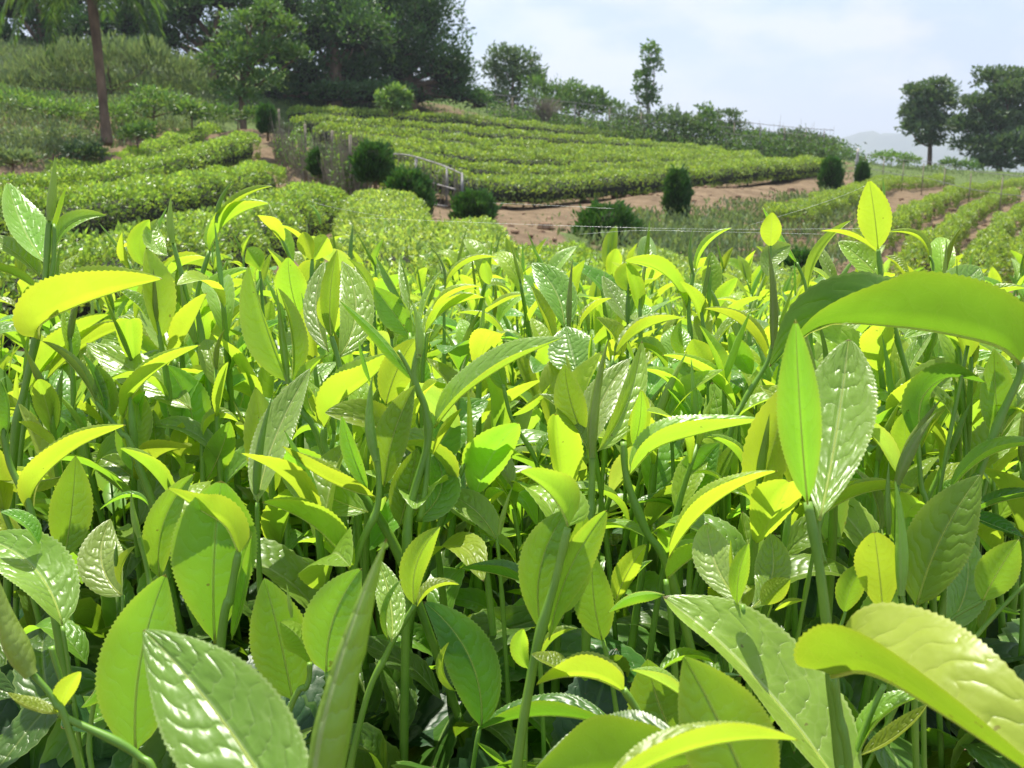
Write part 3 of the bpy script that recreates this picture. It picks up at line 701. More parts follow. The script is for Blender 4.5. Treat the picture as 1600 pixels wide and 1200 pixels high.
tree('leafy_shrub', 'green shrub mass right of the palm trunk', (240, 190), 22, [(240, 190), (240, 180), (242, 165)],
     [(215, 175, 30, 22), (262, 165, 34, 22), (235, 150, 26, 16), (300, 175, 30, 16), (200, 200, 30, 16)], 'light', dens=.6, leaf=.12, cat='shrub', group='shrubs on the left slope', r0=.04, rag=.4)
tree('leafy_shrub', 'low weedy shrub under the palm, left of its trunk', (90, 235), 17.5, [(90, 235), (90, 225), (92, 215)],
     [(40, 222, 40, 18), (100, 215, 36, 18), (0, 235, 34, 16), (130, 235, 26, 14)], 'weed', dens=.6, leaf=.1, cat='shrub', group='shrubs on the left slope', r0=.03, rag=.4)
for k, (lab, x, y, d, cl, fo) in enumerate([
 ('dark green shrub directly right of the palm foot', 215, 222, 18.5, [(205, 210, 20, 14), (228, 208, 18, 12)], 'mid'),
 ('grey-green shrub between the palm and the topmost left row', 130, 250, 16.5, [(120, 240, 24, 12), (146, 240, 18, 11)], 'blue'),
 ('round dark shrub on the slope left of the leafy young tree', 300, 190, 22, [(292, 176, 20, 16), (315, 182, 20, 14)], 'mid'),
 ('pale weedy shrub at the left edge above the third row', 20, 262, 14.5, [(0, 250, 28, 14), (36, 252, 26, 12)], 'weed'),
 ('dark bush at the foot of the leafy young tree', 372, 196, 22.5, [(350, 180, 18, 14), (395, 182, 16, 12)], 'mid'),
 ('shrub with yellow-green leaves in front of the feathery thicket', 170, 190, 21.5, [(150, 172, 24, 14), (185, 178, 24, 14)], 'light'),
 ('dark green shrub under the thicket at the far left', 60, 172, 24, [(40, 158, 24, 14), (78, 160, 22, 14)], 'mid'),
 ('grey scrub beside the left end of the brushwood fence', 440, 215, 22, [(430, 200, 14, 12), (452, 206, 14, 12)], 'blue')]):
    tree('leafy_shrub', lab, (x, y), d, [(x, y + 2), (x, y - 6), (x + 1, y - 14)], cl, fo, dens=.7, leaf=.11, cat='shrub', group='shrubs on the left slope', r0=.025, rag=.45)
tree('sapling', 'small bright sapling standing alone on the far hill', (612, 190), 30, [(612, 192), (613, 175), (612, 150)],
     [(600, 158, 13, 10), (618, 148, 12, 9), (632, 156, 10, 9), (612, 168, 18, 9), (628, 170, 12, 8)], 'light', dens=.5, leaf=.2, cat='sapling', r0=.03, shade=False, rag=.5, wfac=.35)
tree('broadleaf_tree', 'rounded grey-green tree on the crest just right of the huge dark one', (800, 185), 44, [(800, 188), (802, 150), (800, 110)],
     [(785, 95, 26, 22), (815, 105, 28, 24), (800, 130, 40, 26), (835, 130, 20, 22), (770, 115, 16, 18), (790, 160, 40, 20), (760, 165, 30, 22)], 'blue', dens=1.0, leaf=.2, group=TG, r0=.1, rag=.45)
tree('leafy_shrub', 'spiky green bush on the crest with upright twigs', (850, 186), 42, [(850, 188), (850, 160), (848, 130)],
     [(840, 140, 22, 22), (862, 150, 26, 20), (850, 165, 36, 16), (880, 165, 20, 16)], 'mid', dens=1.0, leaf=.24, wfac=.25, cat='shrub', group=TG, r0=.05, rag=.5, up=.9)
tree('broadleaf_tree', 'low spreading green tree on the crest left of the tall two-tiered tree', (905, 194), 43, [(905, 196), (905, 175), (904, 150)],
     [(895, 150, 28, 18), (925, 158, 26, 18), (905, 172, 44, 18), (950, 172, 22, 16)], 'mid', dens=1.0, leaf=.2, group=TG, r0=.07, rag=.4)
tree('tall_tree', 'tall slim tree with two stacked crowns on the skyline', (1012, 208), 44, [(1012, 210), (1013, 170), (1010, 125), (1016, 85)],
     [(1016, 84, 15, 15), (1018, 108, 15, 18), (1003, 125, 14, 14), (1008, 145, 21, 16), (1014, 160, 16, 12)], 'mid', dens=.8, leaf=.2, group=TG, r0=.10, bark=M_PALE_BARK, rag=.3, shade=False)
for k, (lab, x, y, cl) in enumerate([
 ('grey-green bush on the crest right behind the tall two-tiered tree', 1050, 212, [(1040, 190, 22, 14), (1062, 194, 20, 12), (985, 190, 20, 16)]),
 ('pointed bush on the crest, second right of the tall tree', 1100, 218, [(1100, 190, 10, 20), (1090, 203, 22, 12), (1112, 206, 18, 10)]),
 ('thin loose sapling on the crest with pale leaves', 1142, 222, [(1140, 178, 10, 7), (1148, 195, 13, 9), (1132, 203, 12, 9), (1148, 212, 16, 8)]),
 ('small bush on the crest between the loose sapling and the next tree', 1180, 228, [(1172, 215, 14, 9), (1188, 219, 14, 8), (1208, 220, 14, 8)]),
 ('leafy bush on the crest, low and broad, above the far end of the rows', 1245, 236, [(1222, 220, 14, 12), (1238, 222, 18, 12), (1262, 222, 20, 15), (1285, 230, 18, 10)]),
 ('dim low bush at the far end of the crest beside the leaning post', 1325, 246, [(1316, 242, 14, 10), (1330, 250, 14, 8)])]):
    tree('leafy_shrub', lab, (x, y), 41 + k * .4, [(x, y + 2), (x + 1, y - 12), (x, y - 24)], [(a, b_ + 3, c * 1.8, e * 1.35) for a, b_, c, e in cl], 'blue' if k % 2 == 0 else 'mid', dens=.95, leaf=.19, cat='shrub', group='bushes along the hill crest', r0=.035, rag=.5, shade=k != 2, bark=M_PALE_BARK)
tree('broadleaf_tree', 'open dark tree with a forked trunk, left of the two trees on the right skyline', (1452, 262), 50, [(1452, 264), (1453, 225), (1448, 180), (1450, 150)],
     [(1440, 190, 30, 26), (1455, 160, 30, 22), (1432, 145, 20, 14), (1465, 135, 20, 12), (1430, 175, 18, 18), (1470, 165, 20, 16), (1438, 205, 24, 16), (1470, 200, 22, 18), (1450, 222, 22, 12), (1420, 200, 12, 12)], 'blue', dens=1.9, leaf=.24, group='two trees on the right skyline', r0=.13, rag=.5, shade=False)
tree('broadleaf_tree', 'wide dark tree with layered boughs at the right edge of the skyline', (1562, 275), 48, [(1562, 280), (1562, 235), (1566, 190), (1564, 140)],
     [(1550, 190, 44, 30), (1575, 150, 36, 26), (1560, 235, 50, 26), (1555, 125, 26, 16), (1590, 130, 26, 18), (1520, 165, 24, 16), (1575, 165, 34, 18), (1505, 200, 22, 18), (1550, 200, 34, 18), (1610, 190, 28, 26), (1520, 228, 30, 16), (1580, 228, 34, 18), (1610, 250, 26, 22), (1545, 258, 30, 16)], 'blue', dens=1.9, leaf=.24, group='two trees on the right skyline', r0=.16, rag=.5)
for k, (lab, x, y, cl) in enumerate([
 ('light green bush on the right skyline, left of the forked tree', 1392, 264, [(1382, 248, 18, 10), (1402, 250, 20, 11), (1425, 254, 16, 9)]),
 ('dark low bush between the two right skyline trees', 1500, 268, [(1488, 258, 18, 9), (1512, 262, 20, 10)]),
 ('pale green scrub along the field edge under the right trees', 1440, 274, [(1400, 268, 30, 8), (1450, 268, 30, 8), (1350, 262, 20, 7)])]):
    tree('leafy_shrub', lab, (x, y), 45, [(x, y + 2), (x, y - 6), (x + 1, y - 14)], cl, ['light', 'mid', 'weed'][k], dens=.5, leaf=.18, cat='shrub', group='scrub on the right skyline', r0=.03, rag=.4)

# palm at the left, fronds hanging into the picture from above
pb = at(168, 222, 17); root = empty('palm_tree', pb, label='slender palm with a bare brown trunk and drooping fronds at the top left', cat='palm')
tr_ = [at(168, 226, 17) - pb, at(162, 170, 17) - pb, at(155, 100, 17) - pb, at(141, -22, 17) - pb]
V, Fc = tube(tr_, [.10, .075, .075, .09], 10, n=40)
V = V * 1.0
ringn = np.arange(len(V)) // 10
V[:400, :2] += (np.array([np.interp(V[:400, 2], [tr_[0][2], tr_[-1][2]], [0, 0])]).T) * 0
put('trunk', mesh_from('trunk', V, Fc), M_BARK, root)
crown = tr_[-1]
for q, (ax, reach, rise, droop) in enumerate([(178, 1.35, .35, 1.2), (150, 1.2, .5, .9), (200, 1.5, .2, 1.3), (10, 1.1, .5, .9), (-20, 1.3, .3, 1.1), (40, 1.2, .6, .8), (240, 1.2, .4, 1.0), (-60, 1.1, .5, .9), (100, 1.2, .6, .9), (270, 1.1, .35, 1.2), (165, .9, -.1, 1.0), (-5, .9, -.1, .9)]):
    a = R(ax); dr = np.array([math.cos(a), math.sin(a), 0])
    ctrl_ = [crown, crown + dr * reach * .45 + np.array([0, 0, rise * .6]), crown + dr * reach * .85 + np.array([0, 0, rise * .45 - droop * .25]), crown + dr * reach * 1.05 + np.array([0, 0, rise - droop])]
    Pm = smooth_path(ctrl_, 40)
    fr = Acc(); fr.add(*tube(ctrl_, [.018, .01, .004], 5, n=14))
    T = unit(np.gradient(Pm, axis=0)); S = unit(np.cross(T, [0, 0, 1.]))
    C, D = [], []
    for i in range(5, 40):
        for sg in (-1, 1): C.append(Pm[i]); D.append(S[i] * sg * .8 + T[i] * .55 + np.array([0, 0, -.35]) + rng.normal(size=3) * .06)
    ln = np.repeat(np.interp(np.arange(5, 40), [5, 18, 39], [.30, .5, .18]), 2)
    A = leaf_cloud(np.array(C), np.array(D), np.tile([0, 0, 1.], (len(C), 1)) + .2 * rng.normal(size=(len(C), 3)), ln, .03, fold=.5)
    fr.add(A[0], A[1], A[2])
    put('frond', fr.mesh('frond', smooth=False), FOL['mid'], root)

# ------------------------------------------------------------------ fences
def thin(P, r, sides=4, n=2): return tube(P, r, sides, n=n, cap=False)
b = at(500, 285, 16)
root = empty('brushwood_fence', b, label='grey brushwood fence of dry upright twigs stepping down the slope left of the gate rails', cat='fence')
line = smooth_path([at(432, 238, 21), at(470, 268, 18.5), at(520, 285, 16.5), at(545, 305, 14.5), at(572, 288, 15)], 60)
acc = Acc()
for i in range(480):
    t = rng.uniform(0, 59); k = int(t); p = line[k] + (line[min(k + 1, 59)] - line[k]) * (t - k) + rng.normal(size=3) * .05
    p = p.copy(); p[2] -= .1; h = rng.uniform(.35, .95); lean = rng.normal(size=3) * .10; lean[2] = 0
    acc.add(*thin([p, p + np.array([0, 0, h * .5]) + lean * .6, p + np.array([0, 0, h]) + lean], [.014, .009, .003], 3, n=3))
me = acc.mesh('twigs', smooth=False); me.transform(Tr(-b)); put('twigs', me, M_DRY, root, kind='stuff')
n = 2600; t = rng.uniform(0, 58.9, n); k_ = t.astype(int); Q = line[k_] + (line[k_ + 1] - line[k_]) * (t - k_)[:, None] + rng.normal(size=(n, 3)) * .07
Q[:, 2] += rng.random(n) * .75 * (.55 + .6 * lump(np.stack([t, t * 0, t * 0], 1), 6, 2)); A = leaf_cloud(Q - b, rand_dirs(n, .3), rand_dirs(n), .07, .035)
put('creepers', mesh_from('creepers', A[0], A[1], tint=A[2], smooth=False), FOL['light'], root, kind='stuff')
for x, y, d in [(437, 236, 21), (478, 270, 18), (520, 288, 16.3), (548, 306, 14.4)]:
    p = at(x, y, d); V, Fc = tube([p - b - np.array([0, 0, .2]), p - b + np.array([0.02, 0, .85])], [.022, .02], 7, n=4); put('post', mesh_from('post', V, Fc), M_DRY, root)
b = at(660, 305, 15)
root = empty('rail_fence', b, label='weathered pale rail fence with a bent top rail behind the round conifers', cat='fence')
for pts in ([(602, 240, 15.5), (640, 243, 15.2), (690, 258, 14.6), (722, 272, 14.2)], [(655, 280, 14.9), (690, 290, 14.5), (712, 296, 14.2)], [(640, 300, 15), (672, 318, 14.6), (700, 322, 14.4)]):
    V, Fc = tube([at(*p) - b for p in pts], [.012, .010], 6, n=14); put('rail', mesh_from('rail', V, Fc), M_RAIL, root)
for x, y0, y1, d in [(606, 238, 300, 15.5), (650, 246, 312, 15.1), (698, 262, 325, 14.5), (722, 270, 330, 14.2)]:
    V, Fc = tube([at(x, y1, d) - b, at(x, y0, d) - b], [.02, .018], 6, n=3); put('post', mesh_from('post', V, Fc), M_WIRE, root)
acc = Acc()
for i in range(60):
    x = rng.uniform(604, 722); d = np.interp(x, [602, 722], [15.4, 14.2]); y = np.interp(x, [602, 640, 690, 722], [242, 245, 260, 274])
    p = at(x, y + rng.uniform(45, 60), d); q = at(x + rng.uniform(-4, 4), y - rng.uniform(-8, 12), d)
    acc.add(*thin([p, (p + q) / 2 + rng.normal(size=3) * .03, q], [.006, .003], 4, n=3))
me = acc.mesh('dry_stalks', smooth=False); me.transform(Tr(-b)); put('dry_stalks', me, M_DRY, root, kind='stuff')

line = [(760, 188, 39.5), (850, 196, 40), (960, 208, 40.5), (1060, 220, 41), (1160, 231, 40.5), (1240, 240, 39.5), (1300, 246, 38)]
b = at(*line[3]); root = empty('wire_fence', b, label='long thin wire fence with pale posts along the hill crest', cat='fence')
L3 = smooth_path([at(*p) for p in line], 26)
for i in range(0, 26, 2):
    p = L3[i] - b; V, Fc = tube([p + np.array([0, 0, -.4]), p + np.array([rng.uniform(-.05, .05), 0, .95])], [.032, .028], 6, n=3); put('post', mesh_from('post', V, Fc), M_DRY if i % 3 else M_WIRE, root)
for h in (.25, .5, .75, 1.0):
    V, Fc = tube([q - b + np.array([0, 0, h]) for q in L3], [.012], 4, n=60); put('wire', mesh_from('wire', V, Fc), M_WIRE, root)
acc = Acc()
for i in range(420):
    t = rng.uniform(0, 25); k = min(int(t), 24); p = L3[k] + (L3[k + 1] - L3[k]) * (t - k) - b + rng.normal(size=3) * .15; p[2] -= .2
    h = rng.uniform(.4, 1.4); acc.add(*thin([p, p + np.array([rng.uniform(-.2, .2), 0, h])], [.012, .003], 3, n=2))
put('dry_stalks', acc.mesh('dry_stalks', smooth=False), M_DRY, root, kind='stuff')
n = 11000; t = rng.uniform(0, 25, n); k_ = np.minimum(t.astype(int), 24); Q = L3[k_] + (L3[k_ + 1] - L3[k_]) * (t - k_)[:, None]
Q = Q + rng.normal(size=(n, 3)) * np.array([.3, .8, 0]); hmax = .75 + .6 * lump(np.stack([t * .55, t * 0, t * 0], 1), .35, 3) + .35 * lump(np.stack([t * 1.0, t * 0, t * 0], 1), .2, 6)
Q[:, 2] += -.3 + rng.random(n) * np.maximum(hmax - .1, .12) * .95
A = leaf_cloud(Q, rand_dirs(n, .5), rand_dirs(n), .16 * rng.uniform(.6, 1.2, n), .065)
put('crest_scrub', mesh_from('crest_scrub', A[0], A[1], tint=A[2], smooth=False), FOL['mid'], kind='stuff')
# second, nearer wire line down the right field
line = [(1350, 282, 30), (1420, 288, 27), (1500, 300, 23), (1620, 310, 20)]
b = at(*line[1]); root = empty('wire_fence', b, label='faint sagging wire fence crossing the right field below the skyline trees', cat='fence')
L3 = smooth_path([at(*p) for p in line], 8)
for i in range(8):
    p = L3[i].copy(); g = float(ground_z(p[0], p[1])); V, Fc = tube([np.array([p[0], p[1], g - .1]) - b, np.array([p[0], p[1], g + .8]) - b], [.016, .014], 6, n=3); put('post', mesh_from('post', V, Fc), M_DRY, root)
for h in (.45, .85):
    V, Fc = tube([np.array([q[0], q[1], float(ground_z(q[0], q[1])) + h]) - b for q in L3], [.007], 4, n=40); put('wire', mesh_from('wire', V, Fc), M_WIRE, root)
V, Fc = tube([at(1336, 290, 27), at(1338, 262, 27), at(1341, 232, 27)], [.05, .045, .03], 8, n=8); o = put('fence_post', mesh_from('fence_post', V, Fc), M_RAIL, label='weathered grey post leaning beside the last narrow conifer', cat='post')

# dry brown bush on the crest
b = at(852, 190, 39); acc = Acc()
for i in range(220):
    a = rng.uniform(0, 6.28); e = np.array([math.cos(a) * rng.uniform(.1, .8), math.sin(a) * .5 * rng.random(), rng.uniform(.4, 1.0)])
    acc.add(*thin([(0, 0, -.1), e * .5 * np.array([.7, .7, 1]), e], [.02, .01, .004], 4, n=4))
root = empty('dry_bush', b, label='bare brown fan-shaped dry bush on the crest', cat='dry bush')
put('twigs', acc.mesh('twigs', smooth=False), M_DRY, root, kind='stuff')
b = at(690, 240, 20)

# ------------------------------------------------------------------ weeds and grass (nobody could count them)
def scatter(name, n, xr, yr, keep, ll, wf, fol, h=.12, up=1.2, clump=1):
    X = rng.uniform(*xr, n); Y = rng.uniform(*yr, n); Z = ground_z(X, Y)
    Q = np.stack([X, Y, Z], 1); px, py, d = project(Q); ok = keep(px, py, X, Y, d); Q = Q[ok]; n = len(Q)
    if clump > 1:
        Q = np.repeat(Q, clump, 0); Q[:, :2] += rng.normal(size=(len(Q), 2)) * h * .7; Q[:, 2] += rng.random(len(Q)) * h; n = len(Q)
    D = unit(rand_dirs(n) * .8 + np.array([0, 0, up])); L = ll * rng.uniform(.5, 1.3, n)
    A = leaf_cloud(Q, D, rand_dirs(n), L, L * wf)
    put(name, mesh_from(name, A[0], A[1], tint=A[2], smooth=False), FOL[fol], kind='stuff', label=None)
nz = lambda X, Y, s, k: lump(np.stack([X, Y, X * 0], -1), s, k)
scatter('bank_weeds', 26000, (-1, 14), (9, 30), lambda px, py, X, Y, d: (px > 850) & (px < 1345) & (py > 298 + (1345 - px) * .125) & (py < 430) & (nz(X, Y, .9, 2) > -.15), .10, .35, 'weed', h=.16, clump=4)
scatter('slope_weeds', 30000, (-16, -3), (14, 34), lambda px, py, X, Y, d: (px < 420) & (py < 262 - np.clip(px - 60, 0, 300) * .22), .13, .3, 'weed', h=.2, clump=3)
scatter('field_grass', 16000, (2, 24), (8, 44), lambda px, py, X, Y, d: (px > 1180) & (py < 284), .10, .2, 'weed', h=.1, clump=2)
scatter('hill_weeds', 14000, (-8, 14), (17, 44), lambda px, py, X, Y, d: (px > 430) & (px < 1300) & (py < 250 - np.clip(800 - px, 0, 400) * .06) & (nz(X, Y, .8, 7) > .0), .13, .3, 'light', h=.15, clump=2)
scatter('soil_litter', 2500, (-4, 3), (6, 18), lambda px, py, X, Y, d: (px > 500) & (px < 900), .05, .4, 'weed', h=.02, up=.2)
n = 900; X = rng.uniform(-3, 12, n); Y = rng.uniform(8, 26, n); acc = Acc(); Z = ground_z(X, Y)
for x, y, z in zip(X, Y, Z):
    r = rng.uniform(.015, .05) * (1 + 1.2 * (rng.random() < .06)); c = blob_core((x, y, z + r * .3), r * rng.uniform(.8, 1.5), r, r * .7, rng.integers(99))
    V = c.V[0].reshape(9, 12, 3)[::2, ::2].reshape(-1, 3); Fq = [(i * 6 + j, (i + 1) * 6 + j, (i + 1) * 6 + (j + 1) % 6, i * 6 + (j + 1) % 6) for i in range(4) for j in range(6)]
    acc.add(V, Fq)
put('soil_clods', acc.mesh('soil_clods', smooth=False), plain_material('clod', (.15, .09, .05), (.32, .22, .14), rough=1, scale=14), kind='stuff')

# ------------------------------------------------------------------ the air
hx = [-3300, 3300]; hy = [-300, 4200]; hz = [-60, 130]
V = np.array([(a, b_, c) for a in hx for b_ in hy for c in hz], float)
me = mesh_from('haze', V, [(0, 1, 3, 2), (4, 6, 7, 5), (0, 4, 5, 1), (2, 3, 7, 6), (0, 2, 6, 4), (1, 5, 7, 3)], smooth=False)
m = bpy.data.materials.new('haze'); m.use_nodes = True; m.node_tree.nodes.clear()
pv = m.node_tree.nodes.new('ShaderNodeVolumePrincipled'); pv.inputs['Color'].default_value = (.80, .88, 1, 1); pv.inputs['Density'].default_value = .0007; pv.inputs['Anisotropy'].default_value = .3
mo = m.node_tree.nodes.new('ShaderNodeOutputMaterial'); m.node_tree.links.new(pv.outputs[0], mo.inputs['Volume'])
put('haze', me, m, kind='stuff')
# ================================================================== FOREGROUND: the near tea bush and its shoots
GLOBAL_SEED = 11
def px_stem(pts, d):
    return [at(p[0], p[1], d + (p[2] if len(p) > 2 else 0)) for p in pts]

HEROES = []          # (ref phrase, top pixel, depth)
DEPTH = np.full((150, 200), np.inf)      # where the large shoots stand, so small ones do not grow through them
def mark(V):
    x, y, d = project(V)
    i = (y / 8).astype(int); j = (x / 8).astype(int); ok = (i >= 0) & (i < 150) & (j >= 0) & (j < 200)
    np.minimum.at(DEPTH, (i[ok], j[ok]), d[ok])

def hero_leaf(root, base, tone, pts, W, phi, fold, d, off, seed, dz=0.0, prof='e', curl=None, name='leaf', teeth=.035):
    n = len(pts)
    ph0 = float(np.mean(np.atleast_1d(phi))); lm = math.hypot(pts[-1][0] - pts[0][0], pts[-1][1] - pts[0][1]) * d / F; upw = (pts[0][1] - pts[-1][1]) * d / F
    if abs(dz) < .02 and upw > 0:
        if abs(ph0) < 62: dz = upw * (.9 if tone in 'sp' else -.1) * math.cos(R(ph0))
        elif abs(ph0) > 140: dz = -upw * .3
    teeth = min(.035, 2.0 / W)
    P = np.array([at(p[0], p[1], d + off + dz * i / (n - 1)) for i, p in enumerate(pts)])
    P = smooth_path(P, 30)
    T = unit(np.gradient(P, axis=0)); c = unit(CAM - P); c = unit(c - (c * T).sum(1, keepdims=True) * T); L = np.cross(c, T)
    ph = np.atleast_1d(phi); ph = np.radians(np.interp(np.linspace(0, 1, 30), np.linspace(0, 1, len(ph)), ph))[:, None]
    nn = np.cos(ph) * c + np.sin(ph) * L
    Wm = W * d / F
    lpx = sum(math.hypot(pts[i + 1][0] - pts[i][0], pts[i + 1][1] - pts[i][1]) for i in range(n - 1))
    rows = int(min(84, max(28, lpx / 3.2)))
    if rows % 2: rows += 1
    cv = rng.uniform(-.15, .35) if curl is None else curl
    V, Fc, U = leaf_geo(P, nn, Wm, fold, prof, rows=rows, curl=cv, ripple=.05, seed=seed, teeth=teeth)
    mark(V)
    me = mesh_from(name, V - base, Fc, uv=U)
    o = put(name, me, TONE[tone], root)
    if lpx > 90:
        k = smooth_path(P, 14); k2 = k - nn[np.linspace(0, 29, 14).astype(int)] * Wm * .004
        Vr, Fr = tube(k2, [Wm * .032 + .00012, Wm * .015 + .00008, .00008], 6, n=14)
        put('midrib', mesh_from('midrib', Vr - base, Fr), M_RIB, o)
    return o

def H(ref, label, d, stem, r, parts, low=.11, dzs=0):
    base = at(stem[0][0], stem[0][1], d)
    dn = unit(base - at(stem[1][0], stem[1][1], d)); foot = base + dn * low * .55 + np.array([0, 0, -low * .45])
    root = empty('tea_shoot', foot, label=label, cat='tea shoot', group='tall tea shoots in the foreground')
    P = px_stem(stem, d)
    rm = r * d / F * .72
    V, Fc = tube([foot] + P, rm * np.array([1.15, 1.08, 1.05, 1.3, 1.02, .98, .95, 1.2, .9, .85, .8, .95, .72]), 9, n=10 + 6 * len(P)); mark(V)
    put('stem', mesh_from('stem', V - foot, Fc), M_STEM, root)
    k = 0
    for p in parts:
        k += 1
        opt = p[-1] if isinstance(p[-1], dict) else {}
        if p[0] == 'bud':
            off = opt.get('o', -.002)
            Q = [at(x, y, d + off) for x, y in p[1]]
            V, Fc, U = bud_geo(Q, p[2] * d / F, seed=k); mark(V)
            put('bud', mesh_from('bud', V - foot, Fc, uv=U), M_BUD if p[2] < 25 else TONE['p'], root)
        elif p[0] == 'stem':
            V, Fc = tube(px_stem(p[1], d + opt.get('o', 0)), [p[2] * .8 * d / F, p[2] * .6 * d / F], 8, n=14); mark(V)
            put('side_stem', mesh_from('side_stem', V - foot, Fc), M_STEM, root)
        else:
            off = opt.get('o', .0025 * (k - 1))
            hero_leaf(root, foot, p[0], p[1], p[2], p[3], p[4], d, off, k * 7 + int(stem[0][0]), dz=opt.get('dz', rng.uniform(-.012, .012)), prof=opt.get('p', 'e'), curl=opt.get('c'))
    allp = [q for p in parts for q in p[1]] if parts else stem
    top = min(allp, key=lambda q: q[1])
    HEROES.append((ref, (float(np.mean([q[0] for q in allp])), float(np.mean([q[1] for q in allp]))), d))
    return root

# --- left edge
H('the tall spear shoot at the left edge', 'tallest shoot at the left edge, spear bud above glossy and long yellow leaves', .55, [(22, 700), (38, 610), (57, 525), (70, 440), (77, 340)], 8, [
 ('bud', [(77, 345), (83, 290), (86, 243)], 8),
 ('s', [(72, 412), (38, 360), (12, 284)], 36, -28, 30), ('y', [(80, 372), (94, 335), (104, 290)], 9, 90, 60),
 ('s', [(84, 392), (112, 348), (166, 337)], 17, 35, 30), ('s', [(62, 432), (20, 392), (-32, 368)], 22, -45, 22), ('y', [(62, 456), (20, 430), (-42, 417)], 15, -90, 62),
 ('y', [(60, 530), (66, 505), (120, 478), (185, 455), (254, 436)], 58, 90, 60, {'o': -.012}), ('stem', [(70, 470), (84, 400), (84, 350)], 5)])
H('the twin yellow leaves at left', 'left shoot carrying two long upswept yellow leaves below the biggest one', .60, [(30, 735), (42, 640), (42, 612)], 6, [
 ('y', [(42, 612), (88, 556), (171, 491)], 36, 88, 58), ('y', [(74, 592), (135, 540), (222, 504)], 26, 88, 58), ('stem', [(60, 720), (66, 640), (74, 592)], 5)])
H('the rolled brownish leaf at left', 'stem with a tightly rolled brownish leaf bending to the left', .52, [(215, 720), (188, 675), (150, 628)], 6, [
 ('p', [(150, 630), (112, 572), (66, 533)], 16, -62, 62), ('g', [(165, 650), (150, 600), (128, 552)], 12, -60, 50), ('g', [(172, 655), (168, 610), (150, 570)], 20, 20, 25)])
H('the closed grey-green bud at left', 'thin shoot with one closed spindle bud against the dark gap at left', .56, [(82, 760), (80, 680)], 4, [('bud', [(80, 682), (88, 635), (98, 575)], 10), ('p', [(80, 684), (76, 650), (92, 600)], 9, 30, 40)])
H('the left edge folded leaf shoot', 'left edge shoot with a folded green tip and an arched yellow leaf hanging over', .45, [(90, 985), (50, 805), (15, 725), (5, 660)], 8, [
 ('g', [(6, 690), (14, 640), (2, 595)], 20, 40, 45), ('y', [(50, 802), (62, 752), (120, 700), (197, 664)], 36, 88, 55), ('g', [(4, 700), (-12, 650), (-14, 600)], 16, -60, 40)])
H('the upright leaf under the arched one', 'upright glossy green leaf shoot standing under the arched yellow leaf at left', .50, [(112, 960), (100, 870)], 5, [
 ('g', [(100, 872), (112, 795), (118, 712)], 32, 5, 15), ('y', [(86, 700), (62, 682), (29, 659)], 19, -88, 55, {'o': .02}), ('s', [(96, 745), (30, 752), (-30, 740)], 26, 70, 25)])
H('the pale glossy leaf left of the stems', 'pale glossy leaf shining left of the thick dark stems, low at left', .58, [(262, 870), (240, 795)], 5, [
 ('s', [(240, 800), (200, 740), (135, 712)], 34, -22, 12), ('g', [(238, 800), (180, 760), (130, 715)], 10, -88, 70, {'o': -.004})])
H('the crescent yellow leaf shoot', 'shoot with a crescent yellow leaf crossing two wide glossy green ones', .53, [(243, 815), (200, 690), (192, 655)], 7, [
 ('y', [(191, 657), (212, 612), (255, 572), (313, 539)], 27, 88, 55), ('s', [(300, 640), (225, 590), (135, 536)], 36, -30, 14, {'o': .02}), ('g', [(305, 690), (292, 625), (258, 570)], 34, -8, 10, {'o': .03}),
 ('g', [(215, 740), (205, 680), (228, 610)], 24, 30, 25, {'o': .012}), ('g', [(248, 740), (243, 690), (240, 640)], 16, -20, 25, {'o': .012})])
# --- upper left group
H('the slim bud above the third stem', 'slim upright bud with a yellow and a glossy leaf against the nearest tea row', .60, [(316, 790), (316, 690), (320, 585), (306, 530), (290, 455), (270, 378)], 6, [
 ('bud', [(270, 380), (266, 345), (267, 308)], 7), ('y', [(226, 416), (218, 385), (234, 343)], 19, 170, 15, {'o': .02}), ('s', [(262, 400), (238, 372), (246, 342)], 18, -25, 18),
 ('y', [(330, 575), (352, 520), (392, 470)], 20, 62, 38), ('bud', [(306, 536), (292, 490), (282, 438)], 8), ('y', [(239, 420), (246, 400), (238, 380)], 10, 60, 40, {'o': .024}), ('stem', [(240, 470), (228, 440), (227, 414)], 3, {'o': .02})])
H('the high yellow leaf against the rows', 'raised yellow folded leaf with a thin curved bud, standing against the tea rows', .58, [(330, 640), (318, 540), (308, 466), (327, 392)], 6, [
 ('y', [(327, 393), (345, 358), (421, 318)], 28, 85, 55), ('bud', [(338, 348), (345, 312), (366, 281)], 5), ('y', [(340, 352), (372, 315), (426, 291)], 14, 70, 40), ('y', [(255, 442), (280, 418), (323, 403)], 18, 88, 50, {'o': .02})])
H('the shiny quilted leaf at upper left', 'white shining quilted leaf with a yellow one, left of the double stems', .62, [(285, 640), (272, 560)], 5, [
 ('s', [(272, 562), (245, 505), (230, 430)], 26, -28, 12), ('g', [(232, 500), (205, 470), (180, 450)], 20, -60, 35), ('y', [(262, 545), (258, 490), (294, 436)], 17, 82, 45), ('s', [(285, 545), (285, 500), (300, 470)], 22, 15, 15, {'o': .015}), ('y', [(212, 500), (222, 460), (228, 430)], 10, 40, 40, {'o': .02})])
H('the dusky wide leaf at upper left', 'dusky wide green leaf catching shadow with a yellow one below it', .62, [(318, 640), (310, 505)], 5, [
 ('g', [(310, 505), (340, 455), (393, 420)], 26, 70, 42), ('y', [(330, 520), (362, 470), (400, 438)], 14, 80, 50), ('y', [(322, 540), (318, 500), (326, 478)], 20, 175, 10)])
